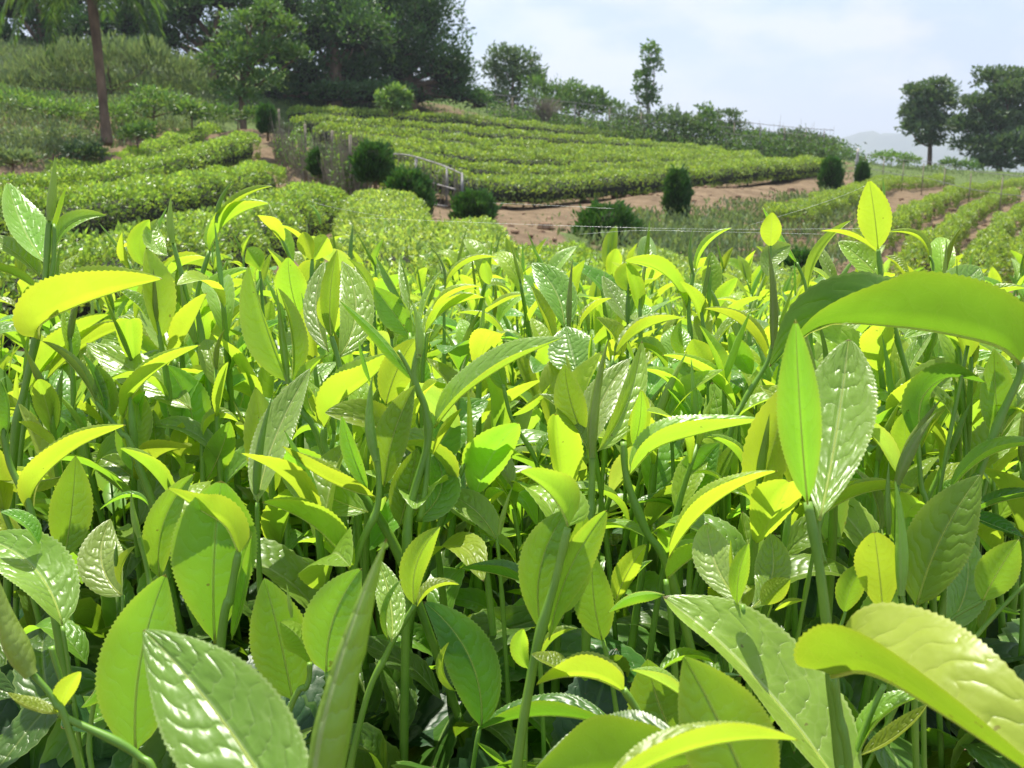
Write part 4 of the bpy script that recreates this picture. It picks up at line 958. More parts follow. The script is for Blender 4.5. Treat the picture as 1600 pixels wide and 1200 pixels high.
H('the broad paired leaf at upper left', 'two broad upright folded leaves with saw edges, left of the centre', .48, [(508, 715), (472, 640), (450, 588)], 7, [
 ('g', [(451, 598), (420, 520), (389, 414)], 38, 42, 46), ('g', [(455, 600), (455, 520), (434, 450)], 24, -52, 48), ('bud', [(450, 600), (440, 520), (432, 452)], 7)])
H('the translucent oval yellow leaf', 'translucent oval yellow leaf lit from behind with its dark midrib showing', .60, [(470, 640), (466, 490)], 5, [
 ('y', [(467, 492), (455, 450), (450, 401)], 25, 178, 12), ('y', [(470, 530), (480, 495), (486, 455)], 20, 178, 14, {'o': .008})])
H('the blunt yellow leaf above the oval', 'blunt heart-like yellow leaf pair topping a green stem above the oval one', .62, [(474, 560), (484, 480), (488, 405)], 5, [
 ('y', [(488, 408), (482, 385), (474, 362)], 17, 150, 25, {'p': 'o'}), ('y', [(490, 408), (500, 385), (512, 370)], 20, 200, 25, {'p': 'o'}), ('y', [(478, 388), (462, 368), (436, 352)], 10, -85, 50), ('bud', [(500, 350), (494, 330), (477, 316)], 3, {'o': .05})])
H('the small blunt yellow leaf', 'small blunt yellow leaf just left of the translucent oval one', .66, [(412, 500), (406, 424)], 4, [('y', [(406, 424), (400, 402), (386, 388)], 18, 160, 20, {'p': 'o'}), ('y', [(412, 440), (420, 418), (424, 395)], 12, 60, 30)])
H('the dark spear over the shining leaf', 'dark spear-like folded leaf standing before a white shining quilted leaf', .48, [(548, 690), (532, 580), (518, 525)], 7, [
 ('g', [(518, 530), (516, 460), (527, 390)], 20, 178, 42), ('s', [(529, 560), (556, 490), (534, 408)], 30, -12, 14, {'o': .012}), ('p', [(514, 550), (494, 480), (508, 408)], 21, 25, 25, {'o': .010}), ('y', [(520, 520), (508, 480), (512, 450)], 14, 178, 20, {'o': .005})])
H('the bright folded leaf left of centre', 'thick stem with a bright folded yellow leaf sweeping right, left of the centre', .46, [(620, 860), (530, 730), (508, 700), (506, 668)], 9, [
 ('y', [(507, 668), (530, 630), (575, 595), (619, 550)], 50, 84, 52), ('y', [(492, 650), (480, 600), (512, 555)], 22, 60, 50, {'o': .02}), ('g', [(512, 690), (490, 672), (455, 690)], 16, -80, 40, {'o': .02})])
H('the pale cupped leaf left of centre', 'pale cupped leaf with fine saw edges leaning right, below the paired leaves', .41, [(404, 860), (402, 785)], 6, [
 ('p', [(402, 787), (428, 690), (485, 576)], 34, 18, 28), ('bud', [(400, 780), (408, 690), (426, 618)], 9, {'o': .004})])
# --- centre
H('the tall twisted centre stem', 'dark twisted main stem in the centre with a spear bud and a long glossy leaf', .42, [(635, 915), (640, 800), (668, 695), (665, 640), (648, 590), (655, 540)], 9, [
 ('bud', [(655, 560), (656, 520), (643, 470)], 9), ('g', [(648, 598), (610, 540), (530, 469)], 17, 58, 55), ('stem', [(655, 620), (640, 580), (622, 548)], 5),
 ('s', [(678, 668), (725, 615), (800, 565), (880, 527)], 48, 72, 28, {'o': .004}), ('y', [(676, 712), (700, 672), (722, 638)], 14, 80, 50), ('y', [(603, 632), (622, 575), (649, 529)], 28, 175, 15, {'o': .02}),
 ('s', [(650, 815), (690, 760), (676, 706)], 32, -5, 15, {'o': .012}), ('g', [(624, 822), (640, 760), (652, 700)], 30, 10, 12, {'o': .008}), ('stem', [(655, 815), (667, 740), (668, 690)], 7)])
H('the narrow bud shoot left of centre stem', 'slender shoot with a narrow upright bud between two leaves, left of the centre stem', .41, [(548, 905), (590, 790), (588, 700)], 8, [
 ('bud', [(588, 720), (578, 660), (582, 588)], 10), ('g', [(600, 760), (612, 690), (648, 602)], 30, 15, 22, {'o': .008}), ('y', [(586, 776), (520, 755), (441, 697)], 28, -85, 52, {'o': .004}),
 ('s', [(575, 800), (500, 770), (434, 727)], 34, -18, 14, {'o': .015}), ('g', [(575, 765), (548, 700), (534, 648)], 16, 20, 30, {'o': .006}), ('g', [(580, 600), (570, 560), (560, 530)], 8, 60, 50, {'o': .03})])
H('the drooping yellow leaf in the centre', 'bright yellow leaf drooping to the left, low left of the centre', .41, [(530, 980), (550, 896)], 6, [
 ('y', [(549, 894), (500, 830), (409, 785)], 42, -86, 52), ('y', [(525, 880), (500, 852), (464, 848)], 18, -80, 40, {'o': .012}), ('g', [(505, 940), (480, 885), (440, 880)], 14, -60, 50, {'o': .03})])
H('the hooded yellow leaf at left', 'hooded yellow leaf folded over a broad pale-ribbed leaf, lower left', .38, [(345, 1010), (360, 930), (373, 862)], 10, [
 ('y', [(374, 866), (352, 822), (318, 800), (262, 763)], 48, -88, 48, {'p': 'b'}), ('g', [(336, 1005), (334, 880), (346, 751)], 66, 0, 10, {'o': .012, 'p': 'o'}), ('g', [(362, 1000), (382, 920), (393, 838)], 14, 25, 45, {'o': .004})])
H('the upright oval leaf at lower left', 'broad upright oval leaf with saw edges behind the blurred leaf, lower left', .34, [(212, 1250), (212, 1175)], 7, [
 ('g', [(212, 1175), (218, 1040), (259, 897)], 60, 8, 12, {'dz': 0})])
H('the blurred shining leaf', 'large out-of-focus leaf with white glints in the bottom left corner', .205, [(500, 1420), (470, 1330)], 9, [
 ('s', [(480, 1340), (365, 1150), (224, 984)], 98, 0, 10, {'dz': .01, 'o': 0})])
H('the blurred thick bud', 'thick blurred silvery green bud rising in front at lower left', .215, [(498, 1420), (502, 1290)], 14, [
 ('bud', [(500, 1310), (535, 1080), (604, 842)], 37)])
H('the small paired shoot at lower left', 'green leaf with a small triangular yellow leaf before it, left of the blurred bud', .36, [(445, 1130), (480, 1070), (484, 1035)], 7, [
 ('g', [(458, 1095), (438, 1000), (413, 903)], 48, 0, 12, {'o': .01}), ('y', [(483, 1038), (470, 1000), (438, 972)], 25, 150, 25, {'p': 'o'}), ('y', [(486, 1035), (500, 995), (521, 958)], 16, 60, 45), ('bud', [(456, 965), (452, 940), (448, 912)], 4)])
H('the leaf behind the blurred bud', 'wide bright leaf half hidden behind the blurred bud', .35, [(520, 1130), (510, 1050)], 6, [
 ('g', [(510, 1052), (520, 970), (565, 888)], 44, 5, 12, {'o': .0}), ('s', [(612, 1002), (610, 940), (588, 872)], 24, -8, 14, {'o': .012}), ('g', [(607, 1000), (604, 960), (628, 905)], 12, 60, 30)])
H('the upright folded leaf in the middle', 'upright folded yellow-green leaf on a slanting stem with a curled leaf at its side', .37, [(560, 1140), (605, 1020), (648, 945)], 7, [
 ('g', [(648, 946), (650, 885), (688, 823)], 26, 165, 35), ('y', [(652, 948), (680, 920), (718, 914)], 20, 70, 38)])
H('the hanging dark leaf', 'broad dark green leaf hanging beside a small yellow sliver in the lower middle', .37, [(735, 1230), (750, 1135)], 6, [
 ('m', [(752, 1138), (735, 1030), (662, 940)], 40, -8, 8, {'dz': .0}), ('y', [(712, 1080), (694, 1050), (702, 1003)], 12, 50, 50, {'o': -.006})])
H('the flat green leaf pointing left', 'flat green leaf pointing left beside the central pale stem, near the bottom', .36, [(968, 1220), (962, 1137)], 5, [
 ('m', [(962, 1137), (860, 1118), (744, 1142)], 46, -78, 38), ('g', [(800, 1205), (770, 1185), (745, 1160)], 12, -70, 40)])
H('the big dark bottom leaf', 'big dark green folded leaf along the bottom edge with toothed rims', .285, [(1130, 1300), (1105, 1190)], 8, [
 ('m', [(1100, 1190), (960, 1215), (826, 1215)], 120, -84, 55)])
H('the triangular yellow cap leaf', 'stout stem with a triangular yellow cap leaf and two long leaves behind, centre right', .34, [(800, 1260), (835, 1030), (868, 905), (887, 825)], 11, [
 ('y', [(888, 822), (868, 782), (812, 737)], 56, -88, 48, {'p': 'b'}), ('g', [(848, 990), (846, 880), (886, 798)], 36, 8, 14, {'o': .014, 'p': 'o'}), ('y', [(858, 1000), (890, 890), (948, 797)], 30, -26, 22, {'o': .006, 'p': 'o'}), ('g', [(880, 960), (905, 880), (912, 795)], 26, 10, 20, {'o': .018})])
H('the small yellow collar leaf', 'small yellow leaf clasping the stout stem low in the centre', .355, [(822, 1130), (826, 1045)], 5, [('y', [(826, 1045), (813, 1010), (818, 982)], 17, 170, 30), ('y', [(845, 1030), (865, 1000), (902, 982)], 18, 75, 40)])
H('the yellow beak leaf', 'yellow beak-shaped leaf pointing left on a stem at the lower centre', .325, [(1035, 1240), (1005, 1130), (974, 1076)], 10, [
 ('y', [(975, 1082), (935, 1062), (838, 1070)], 46, -84, 50, {'p': 'b'}), ('y', [(898, 1050), (868, 1040), (830, 1022)], 26, -60, 20, {'o': .006})])
H('the slender leaf behind the cap leaf', 'slender upright ribbed leaf behind and right of the triangular cap leaf', .40, [(960, 1090), (942, 1000)], 6, [
 ('g', [(942, 1002), (930, 950), (926, 862)], 32, 5, 18), ('y', [(962, 940), (978, 900), (1010, 850)], 22, 160, 30, {'o': .02}), ('g', [(972, 945), (990, 905), (1020, 875)], 16, 60, 40, {'o': .024})])
# --- right of centre
H('the long bud between shining leaves', 'long pale bud between shining folded leaves, right of the centre', .42, [(920, 870), (924, 780), (926, 700)], 9, [
 ('bud', [(926, 715), (932, 620), (951, 528)], 11), ('p', [(922, 705), (935, 640), (985, 560)], 32, 20, 22, {'o': .008}), ('s', [(934, 705), (975, 640), (1003, 532)], 26, -22, 30, {'o': .004}),
 ('s', [(918, 702), (890, 655), (843, 616)], 24, -50, 38, {'o': .006}), ('g', [(912, 680), (890, 620), (882, 568)], 26, 10, 20, {'o': .012}), ('y', [(980, 700), (1000, 660), (1002, 608)], 18, 165, 15, {'o': .02})])
H('the heart-shaped shining leaf', 'heart-shaped shining leaf with a white midrib right of centre', .50, [(925, 680), (905, 590)], 5, [('s', [(905, 590), (893, 548), (884, 510)], 38, 0, 12), ('y', [(925, 585), (925, 550), (926, 520)], 8, 90, 50, {'o': -.004})])
H('the white shining blade leaf', 'white shining blade-like leaf beside a dark slim bud, upper middle', .54, [(886, 640), (885, 512)], 5, [
 ('s', [(882, 515), (868, 455), (830, 411)], 30, -20, 24), ('bud', [(889, 515), (890, 460), (895, 405)], 6), ('y', [(905, 510), (925, 485), (956, 466)], 14, 80, 50, {'o': .01})])
H('the crossing yellow leaves', 'two crossing yellow leaves, one sweeping up to the right, right of centre', .50, [(948, 660), (958, 556)], 5, [
 ('y', [(960, 556), (1000, 518), (1067, 497)], 24, 82, 45), ('y', [(972, 556), (948, 515), (931, 496)], 26, -60, 35, {'o': .01}), ('g', [(1040, 580), (1020, 550), (990, 535)], 24, -75, 40, {'o': .016})])
H('the short brown-edged leaf', 'short brown-edged leaf beside a thin bud, upper middle', .60, [(980, 580), (981, 500)], 4, [('p', [(980, 505), (962, 470), (941, 431)], 17, -25, 20), ('bud', [(981, 505), (981, 470), (982, 438)], 5), ('s', [(1003, 520), (1005, 490), (1002, 475)], 17, 0, 10, {'o': .01})])
H('the arching yellow leaf upper right', 'yellow leaf arching left from a dark double-tipped stem, right of the middle', .58, [(1082, 690), (1080, 545), (1076, 480), (1084, 425)], 5, [
 ('y', [(1073, 482), (1040, 430), (975, 408)], 27, [-100, -130], 25), ('bud', [(1084, 430), (1078, 390), (1083, 356)], 4), ('y', [(1087, 425), (1104, 385), (1144, 356)], 12, 68, 45), ('y', [(1086, 432), (1098, 422), (1110, 416)], 8, 80, 40),
 ('y', [(980, 465), (1000, 450), (1025, 437)], 14, 85, 50, {'o': .02}), ('y', [(985, 455), (978, 430), (1005, 420)], 18, 150, 20, {'o': .024})])
H('the arched leaf pointing left', 'long thin yellow leaf arched to the left over small leaves, right of the middle', .50, [(1158, 730), (1150, 638)], 6, [
 ('y', [(1150, 640), (1110, 590), (1034, 555)], 24, -82, 45), ('y', [(1108, 580), (1090, 550), (1082, 530)], 24, 175, 20, {'o': .02}), ('stem', [(1108, 650), (1106, 610), (1108, 575)], 3, {'o': .02})])
H('the hooked yellow leaf', 'hooked yellow leaf curving left, just right of the long pale bud', .50, [(1052, 740), (1047, 652)], 5, [('y', [(1047, 655), (1052, 612), (1001, 577)], 30, -82, 40), ('s', [(1085, 650), (1075, 620), (1052, 600)], 20, -30, 20, {'o': .012})])
H('the shining oval leaf right of centre', 'shining oval leaf behind a thin stem, right of the crossing yellow leaves', .52, [(1052, 640), (1048, 568)], 4, [('s', [(1049, 570), (1056, 530), (1055, 508)], 24, 0, 12, {'o': .004}), ('g', [(1070, 560), (1060, 530), (1065, 500)], 12, 30, 30)])
H('the yellow leaf left of the tall bud', 'yellow leaf slanting down to the right, left of the tallest right-hand bud', .54, [(1215, 700), (1200, 568)], 6, [
 ('y', [(1200, 570), (1162, 510), (1101, 482)], 24, -82, 45), ('s', [(1115, 548), (1140, 510), (1190, 483)], 13, 60, 35), ('g', [(1175, 585), (1150, 545), (1140, 520)], 20, -20, 25, {'o': .014})])
H('the tall closed bud upper right', 'tall closed bud with a small yellow flag leaf above, right of the middle', .48, [(1135, 700), (1160, 632), (1197, 570), (1208, 535)], 6, [
 ('bud', [(1208, 545), (1210, 480), (1200, 385)], 9), ('y', [(1204, 386), (1205, 360), (1207, 331)], 17, 175, 15, {'o': .01}), ('stem', [(1205, 450), (1204, 410), (1204, 384)], 3, {'o': .008}), ('p', [(1200, 432), (1208, 402), (1236, 383)], 21, 10, 25, {'o': .018})])
H('the slanting thin leaf upper right', 'thin dark leaf slanting up to the left on a bare stem, upper right', .52, [(1268, 560), (1260, 455), (1245, 410)], 4, [('g', [(1246, 412), (1220, 365), (1191, 323)], 9, 60, 55), ('y', [(1262, 455), (1275, 405), (1331, 344)], 13, 40, 40, {'o': .01}), ('p', [(1310, 445), (1288, 410), (1279, 384)], 13, -20, 40, {'o': .014})])
H('the single raised leaf at the right', 'highest shoot at right, a single raised yellow leaf lit from behind', .50, [(1440, 690), (1425, 612), (1395, 507), (1378, 440), (1372, 388)], 6, [
 ('y', [(1372, 390), (1367, 340), (1358, 281)], 25, 176, 10, {'o': -.004}), ('y', [(1374, 398), (1335, 372), (1282, 361)], 10, -85, 50), ('s', [(1378, 440), (1345, 405), (1309, 377)], 24, -32, 20), ('y', [(1382, 400), (1402, 415), (1420, 432)], 13, 60, 40),
 ('y', [(1452, 412), (1440, 378), (1384, 363)], 12, -70, 40, {'o': .01}), ('stem', [(1448, 440), (1458, 415), (1452, 400)], 3, {'o': .01}), ('bud', [(1380, 312), (1381, 295), (1379, 279)], 3, {'o': .01})])
H('the great arched leaf', 'great arched green leaf spanning the right side, its toothed back uppermost', .42, [(1512, 790), (1530, 740), (1560, 660), (1592, 590), (1594, 566)], 9, [
 ('v', [(1593, 568), (1560, 541), (1480, 521), (1390, 509), (1285, 510), (1202, 574)], 100, [-104, -105, -103, -94, -58, -38], 55, {'dz': 0, 'o': -.006, 'c': .1}), ('g', [(1562, 690), (1556, 620), (1553, 545)], 30, -20, 20, {'o': .02}), ('p', [(1565, 680), (1585, 640), (1625, 590)], 22, 40, 30, {'o': .01})])
H('the round pale leaf at right', 'round pale leaf rising behind the great arched leaf', .45, [(1500, 560), (1488, 475)], 5, [('p', [(1482, 478), (1505, 445), (1532, 418)], 33, 5, 12), ('y', [(1532, 482), (1560, 462), (1603, 451)], 20, 75, 45)])
H('the shining leaves under the arch', 'group of shining quilted leaves below the great arched leaf', .50, [(1425, 720), (1422, 600)], 5, [
 ('s', [(1355, 562), (1368, 532), (1392, 503)], 18, 0, 12), ('p', [(1412, 600), (1435, 550), (1462, 514)], 17, 30, 40), ('s', [(1480, 600), (1490, 555), (1468, 518)], 24, -5, 12), ('stem', [(1350, 650), (1347, 560), (1345, 520)], 4), ('stem', [(1400, 800), (1404, 700), (1410, 600)], 5), ('y', [(1370, 620), (1385, 600), (1392, 560)], 10, 40, 40)])
H('the green hook leaf at right', 'smooth green leaf hooked to the right below the great arched leaf', .42, [(1452, 830), (1440, 760), (1434, 690)], 6, [
 ('v', [(1436, 695), (1440, 625), (1480, 590), (1540, 598)], 32, [170, 130, 100], 22, {'o': .004}), ('g', [(1428, 720), (1414, 680), (1420, 640)], 22, 165, 20, {'o': .012}), ('stem', [(1455, 830), (1480, 700), (1512, 540)], 5, {'o': .006}), ('y', [(1440, 700), (1460, 665), (1478, 638)], 16, 60, 40, {'o': .02})])
H('the pale spindle bud at right', 'pale spindle bud tilted right above a narrow grassy bract', .39, [(1400, 860), (1402, 755)], 6, [('bud', [(1402, 757), (1425, 700), (1462, 646)], 12), ('bud', [(1389, 835), (1387, 780), (1389, 720)], 7)])
H('the thick bud leaf pair at right', 'stoutest right-hand stem with a dark folded bud leaf and a broad shining leaf', .30, [(1325, 1260), (1312, 1190), (1300, 1060), (1282, 900), (1262, 785)], 13, [
 ('g', [(1262, 788), (1252, 670), (1243, 499)], 42, 176, 40, {'o': -.003}), ('s', [(1281, 812), (1303, 700), (1326, 530)], 66, 12, 14, {'o': .006, 'p': 'o', 'dz': .045}), ('stem', [(1290, 880), (1281, 840), (1281, 808)], 4, {'o': .010})])
H('the big blurred yellow leaf', 'big soft yellow leaf reaching toward the camera in the lower right corner', .285, [(1330, 1250), (1312, 1120), (1301, 1058)], 10, [
 ('k', [(1300, 1056), (1360, 1052), (1480, 1120), (1760, 1310)], 122, [70, 60, 54], 46, {'dz': -.075, 'o': -.002, 'c': .3})])
H('the double leaf under the big yellow one', 'pair of narrow folded leaves rising under the big soft yellow leaf', .33, [(1318, 1260), (1335, 1185)], 8, [
 ('g', [(1338, 1190), (1375, 1125), (1452, 1085)], 32, 60, 35), ('stem', [(1335, 1190), (1358, 1120), (1382, 1070)], 8), ('y', [(1345, 1180), (1400, 1150), (1450, 1100)], 20, 40, 40, {'o': .006})])
H('the great glossy leaf with a shadow', 'great glossy green leaf with a stem shadow on it, lower right of the centre', .31, [(1360, 1330), (1340, 1270)], 8, [
 ('s', [(1335, 1262), (1240, 1130), (1130, 1010), (1036, 932)], 108, [-44, -50, -46], 32, {'dz': .05, 'o': .01, 'c': .1}), ('g', [(1038, 930), (1000, 925), (950, 958)], 22, 65, 40, {'o': .046})])
H('the rough yellow-green leaf low right', 'yellow-green leaf with thick toothed edge standing before the great glossy leaf', .265, [(1205, 1330), (1182, 1262)], 8, [
 ('g', [(1185, 1268), (1132, 1145), (1069, 1026)], 72, -4, 12, {'dz': 0, 'o': 0})])
H('the blurred leaf tip at the bottom', 'blurred pale yellow leaf tip pointing right along the bottom edge', .215, [(900, 1330), (935, 1250)], 7, [('y', [(930, 1250), (1080, 1172), (1247, 1157)], 50, 80, 45)])
H('the notched pale leaf behind', 'pale leaf folded to the left behind the rough yellow-green leaf', .34, [(1062, 1260), (1062, 1160)], 6, [
 ('g', [(1062, 1165), (1030, 1100), (1012, 1030)], 52, 5, 14, {'o': .012}), ('p', [(1078, 1098), (1035, 1068), (986, 1047)], 24, -80, 45), ('g', [(1030, 1050), (1070, 1030), (1118, 1038)], 22, 70, 35, {'o': .008})])
H('the cupped bud with pale wings', 'short cupped yellow bud between a pale leaf and a shining one, right of centre', .36, [(1168, 1030), (1160, 945)], 6, [
 ('p', [(1160, 945), (1122, 890), (1104, 817)], 33, 0, 12, {'p': 'o', 'o': .006}), ('g', [(1152, 945), (1155, 895), (1170, 848)], 17, 178, 30, {'o': -.003}), ('s', [(1172, 952), (1205, 905), (1203, 833)], 30, 5, 14, {'o': .008, 'p': 'o'}), ('y', [(1150, 930), (1146, 880), (1142, 842)], 7, 60, 50, {'o': .004}),
 ('y', [(1190, 945), (1215, 920), (1235, 905)], 20, 170, 25, {'o': .004}), ('y', [(1210, 955), (1235, 945), (1257, 938)], 12, 75, 40)])
H('the long bright leaf right of centre', 'long bright leaf swept to the right, shining above and yellow below', .42, [(1052, 912), (1010, 830), (980, 750), (974, 690)], 9, [
 ('s', [(984, 742), (1025, 700), (1100, 676), (1197, 656)], 44, 78, 42, {'c': .1}), ('y', [(1165, 740), (1140, 700), (1105, 682)], 22, -80, 40, {'o': .02}), ('y', [(990, 700), (1000, 655), (1002, 610)], 14, 160, 20, {'o': .01})])
H('the lower swept yellow leaf', 'second swept yellow leaf below the long bright one, tip pointing right', .40, [(1050, 990), (1040, 905)], 7, [
 ('y', [(1045, 872), (1100, 800), (1216, 736)], 36, 80, 42), ('g', [(1042, 905), (1070, 880), (1118, 850)], 36, 82, 50, {'o': .008}), ('y', [(1130, 755), (1110, 742), (1083, 740)], 10, -80, 40, {'o': .006}), ('y', [(1195, 810), (1170, 780), (1140, 760)], 18, -80, 40, {'o': .02})])
H('the dull leaf pair behind the swept ones', 'dull upright green leaf pair with a slim bud behind the swept yellow leaves', .46, [(1080, 860), (1085, 790)], 6, [
 ('g', [(1085, 792), (1095, 730), (1125, 692)], 30, 10, 20), ('g', [(1118, 760), (1135, 720), (1152, 690)], 14, 30, 40), ('bud', [(1070, 790), (1073, 755), (1078, 718)], 5), ('m', [(1068, 800), (1030, 785), (990, 788)], 20, -75, 35, {'o': .02})])
H('the broad translucent leaf at right', 'broad yellow-green leaf tilted right with a pale midrib, right side', .37, [(1440, 1040), (1432, 945)], 6, [
 ('g', [(1432, 948), (1466, 850), (1532, 742)], 48, 8, 10, {'c': 0}), ('s', [(1478, 985), (1512, 905), (1504, 832)], 34, -18, 14, {'o': .01}), ('p', [(1428, 900), (1420, 850), (1430, 805)], 20, 0, 15, {'o': .012, 'p': 'o'})])
H('the dark closed bud at right', 'dark closed bud beside a blunt yellow leaf, right side', .36, [(1428, 1060), (1420, 985), (1408, 925)], 6, [
 ('bud', [(1408, 930), (1410, 860), (1398, 748)], 13), ('y', [(1380, 962), (1374, 895), (1366, 831)], 36, 176, 14, {'p': 'o', 'o': .006}), ('stem', [(1379, 1060), (1380, 1000), (1380, 955)], 5, {'o': .006}), ('y', [(1320, 958), (1330, 915), (1352, 880)], 22, 175, 18, {'o': .01}), ('stem', [(1300, 1005), (1315, 975), (1321, 955)], 4, {'o': .01}), ('g', [(1385, 1000), (1380, 950), (1400, 920)], 34, 0, 15, {'o': .02})])
H('the small oval leaf at the right edge', 'small oval yellow-green leaf on a long slanting stem at the right edge', .38, [(1440, 1020), (1480, 972), (1535, 938)], 5, [('g', [(1535, 940), (1560, 892), (1592, 843)], 30, 170, 12), ('g', [(1530, 985), (1545, 955), (1550, 925)], 14, 20, 25, {'o': .01}), ('stem', [(1520, 1000), (1560, 955), (1610, 905)], 5)])
H('the level yellow leaf at right', 'level yellow leaf pointing right behind the stout stem', .40, [(1270, 870), (1287, 802)], 5, [('y', [(1287, 803), (1345, 772), (1427, 764)], 25, 84, 50), ('p', [(1374, 832), (1366, 775), (1330, 730)], 13, -50, 35, {'o': -.01}), ('stem', [(1375, 880), (1376, 850), (1374, 828)], 4, {'o': -.01})])
H('the dull long leaf at the right edge', 'dull long leaf lying toward the right edge above a darker one', .42, [(1468, 830), (1484, 765)], 5, [('g', [(1484, 768), (1540, 715), (1645, 694)], 26, 70, 35), ('m', [(1500, 812), (1560, 785), (1660, 775)], 24, 75, 35, {'o': .006}), ('m', [(1500, 800), (1550, 820), (1600, 840)], 24, 60, 20, {'o': .02}), ('g', [(1465, 800), (1475, 770), (1500, 748)], 14, 30, 30)])
H('the glossy leaf at the lower left edge', 'wide glossy leaf leaning out of the left edge above the dark gap', .40, [(110, 1060), (97, 978)], 5, [('s', [(98, 980), (60, 895), (-30, 840)], 54, -26, 18), ('g', [(60, 850), (40, 820), (0, 800)], 20, -50, 30, {'o': .02})])
H('the hanging bud in the lower left corner', 'fat closed bud leaning left in the lower left corner', .30, [(120, 1180), (85, 1095), (48, 1050)], 8, [('bud', [(50, 1055), (18, 990), (-2, 905)], 21)])
H('the two small yellow leaves at lower left', 'slanting stem ending in two small fuzzy yellow leaves, lower left', .30, [(260, 1260), (215, 1180), (110, 1125), (92, 1112)], 9, [('y', [(92, 1115), (55, 1108), (11, 1082)], 17, -50, 30, {'c': .4}), ('y', [(92, 1115), (105, 1080), (126, 1049)], 19, 150, 25)])
H('the curled leaf left of the oval one', 'small curled leaf with yellow rim, left of the upright oval leaf', .37, [(150, 1260), (140, 1150), (165, 1012)], 6, [('g', [(166, 1012), (158, 1060), (126, 1106)], 28, 60, 35), ('stem', [(80, 1010), (95, 1060), (110, 1100)], 6)])
H('the dusty leaf with tiny sprout', 'dusty pale leaf with a tiny yellow sprout before it, left side', .43, [(195, 1010), (192, 930)], 5, [('p', [(192, 932), (158, 872), (173, 811)], 36, 5, 14, {'o': .008}), ('y', [(190, 915), (194, 880), (213, 853)], 13, 55, 40), ('bud', [(181, 885), (181, 865), (182, 846)], 4)])
H('the thin bud on a dark stem', 'thin upright bud on a dark slanting stem before a dull leaf, left side', .42, [(245, 985), (232, 900), (215, 830)], 6, [('bud', [(218, 840), (208, 800), (205, 766)], 6), ('g', [(250, 905), (252, 830), (304, 740)], 27, 15, 22, {'o': .01}), ('g', [(232, 790), (215, 778), (155, 797)], 10, -70, 50, {'o': .01})])
H('the small yellow cluster left of centre', 'cluster of small yellow leaves on a straight stem left of the centre', .54, [(316, 860), (317, 780), (316, 690)], 7, [
 ('y', [(318, 680), (338, 655), (373, 660)], 20, 75, 45), ('g', [(322, 752), (345, 705), (359, 658)], 24, 165, 20), ('y', [(284, 716), (280, 690), (286, 660)], 14, 175, 20), ('y', [(286, 740), (272, 715), (249, 703)], 15, -75, 45), ('y', [(300, 755), (295, 735), (305, 728)], 14, 170, 20)])
H('the brownish mottled leaf in the middle', 'brownish mottled leaf pointing left beside a thin yellow bud in the middle', .44, [(782, 900), (776, 842)], 5, [('p', [(776, 845), (745, 800), (686, 768)], 27, -34, 20), ('bud', [(780, 835), (788, 798), (801, 760)], 6), ('y', [(806, 880), (780, 850), (745, 830)], 18, -65, 30, {'o': .008})])
H('the dull wide leaf in the middle', 'dull wide leaf sloping left behind the mottled one', .50, [(815, 870), (802, 795)], 6, [('g', [(804, 795), (755, 730), (680, 694)], 40, -58, 38), ('p', [(800, 762), (780, 720), (756, 693)], 18, -30, 30, {'o': -.01})])
H('the shaded leaf pointing left in the middle', 'shaded green leaf pointing left in the middle, above the dark hollow', .40, [(842, 1000), (836, 918)], 5, [('m', [(838, 918), (780, 898), (722, 888)], 30, -76, 40), ('y', [(860, 870), (840, 852), (810, 862)], 18, -75, 40, {'o': .03})])
H('the curved bare stem in the middle', 'bare curved dark stem with small top leaves above the centre', .50, [(845, 800), (838, 722), (800, 655), (786, 600)], 5, [('g', [(842, 720), (860, 690), (900, 690)], 18, 70, 35), ('g', [(790, 610), (775, 570), (768, 540)], 16, 20, 25), ('y', [(800, 650), (830, 640), (860, 600)], 16, 80, 45, {'o': .01})])
H('the thin folded pair above the centre', 'three thin folded blades fanning upward, above the centre', .56, [(648, 620), (640, 520)], 5, [
 ('g', [(642, 527), (612, 485), (584, 448)], 24, 0, 20, {'o': .008}), ('p', [(634, 482), (612, 440), (587, 399)], 11, 40, 45), ('p', [(640, 500), (636, 445), (624, 403)], 13, 30, 50), ('p', [(655, 512), (668, 468), (691, 421)], 10, 50, 50)])
H('the double yellow leaf right of the blades', 'two stacked yellow leaves sweeping right, above the centre', .56, [(660, 610), (663, 520)], 5, [('y', [(664, 522), (692, 488), (757, 465)], 27, 82, 42), ('y', [(672, 500), (700, 465), (752, 448)], 16, 78, 42, {'o': .01}), ('y', [(790, 530), (760, 500), (715, 489)], 14, -84, 45, {'o': .012})])
H('the thin curved yellow leaf above centre', 'thin curved yellow leaf drooping at both ends, high above the centre', .66, [(694, 520), (694, 452)], 4, [('y', [(695, 450), (720, 418), (778, 402)], 13, 80, 45), ('bud', [(695, 450), (690, 410), (665, 380)], 3), ('y', [(765, 445), (760, 425), (757, 405)], 11, 165, 20, {'o': .01})])
H('the narrow leaf left of the blades', 'narrow olive leaf rising left of the fanned blades', .58, [(588, 560), (584, 472)], 4, [('y', [(584, 474), (566, 432), (543, 404)], 13, -50, 45), ('bud', [(520, 500), (500, 470), (490, 440)], 4)])

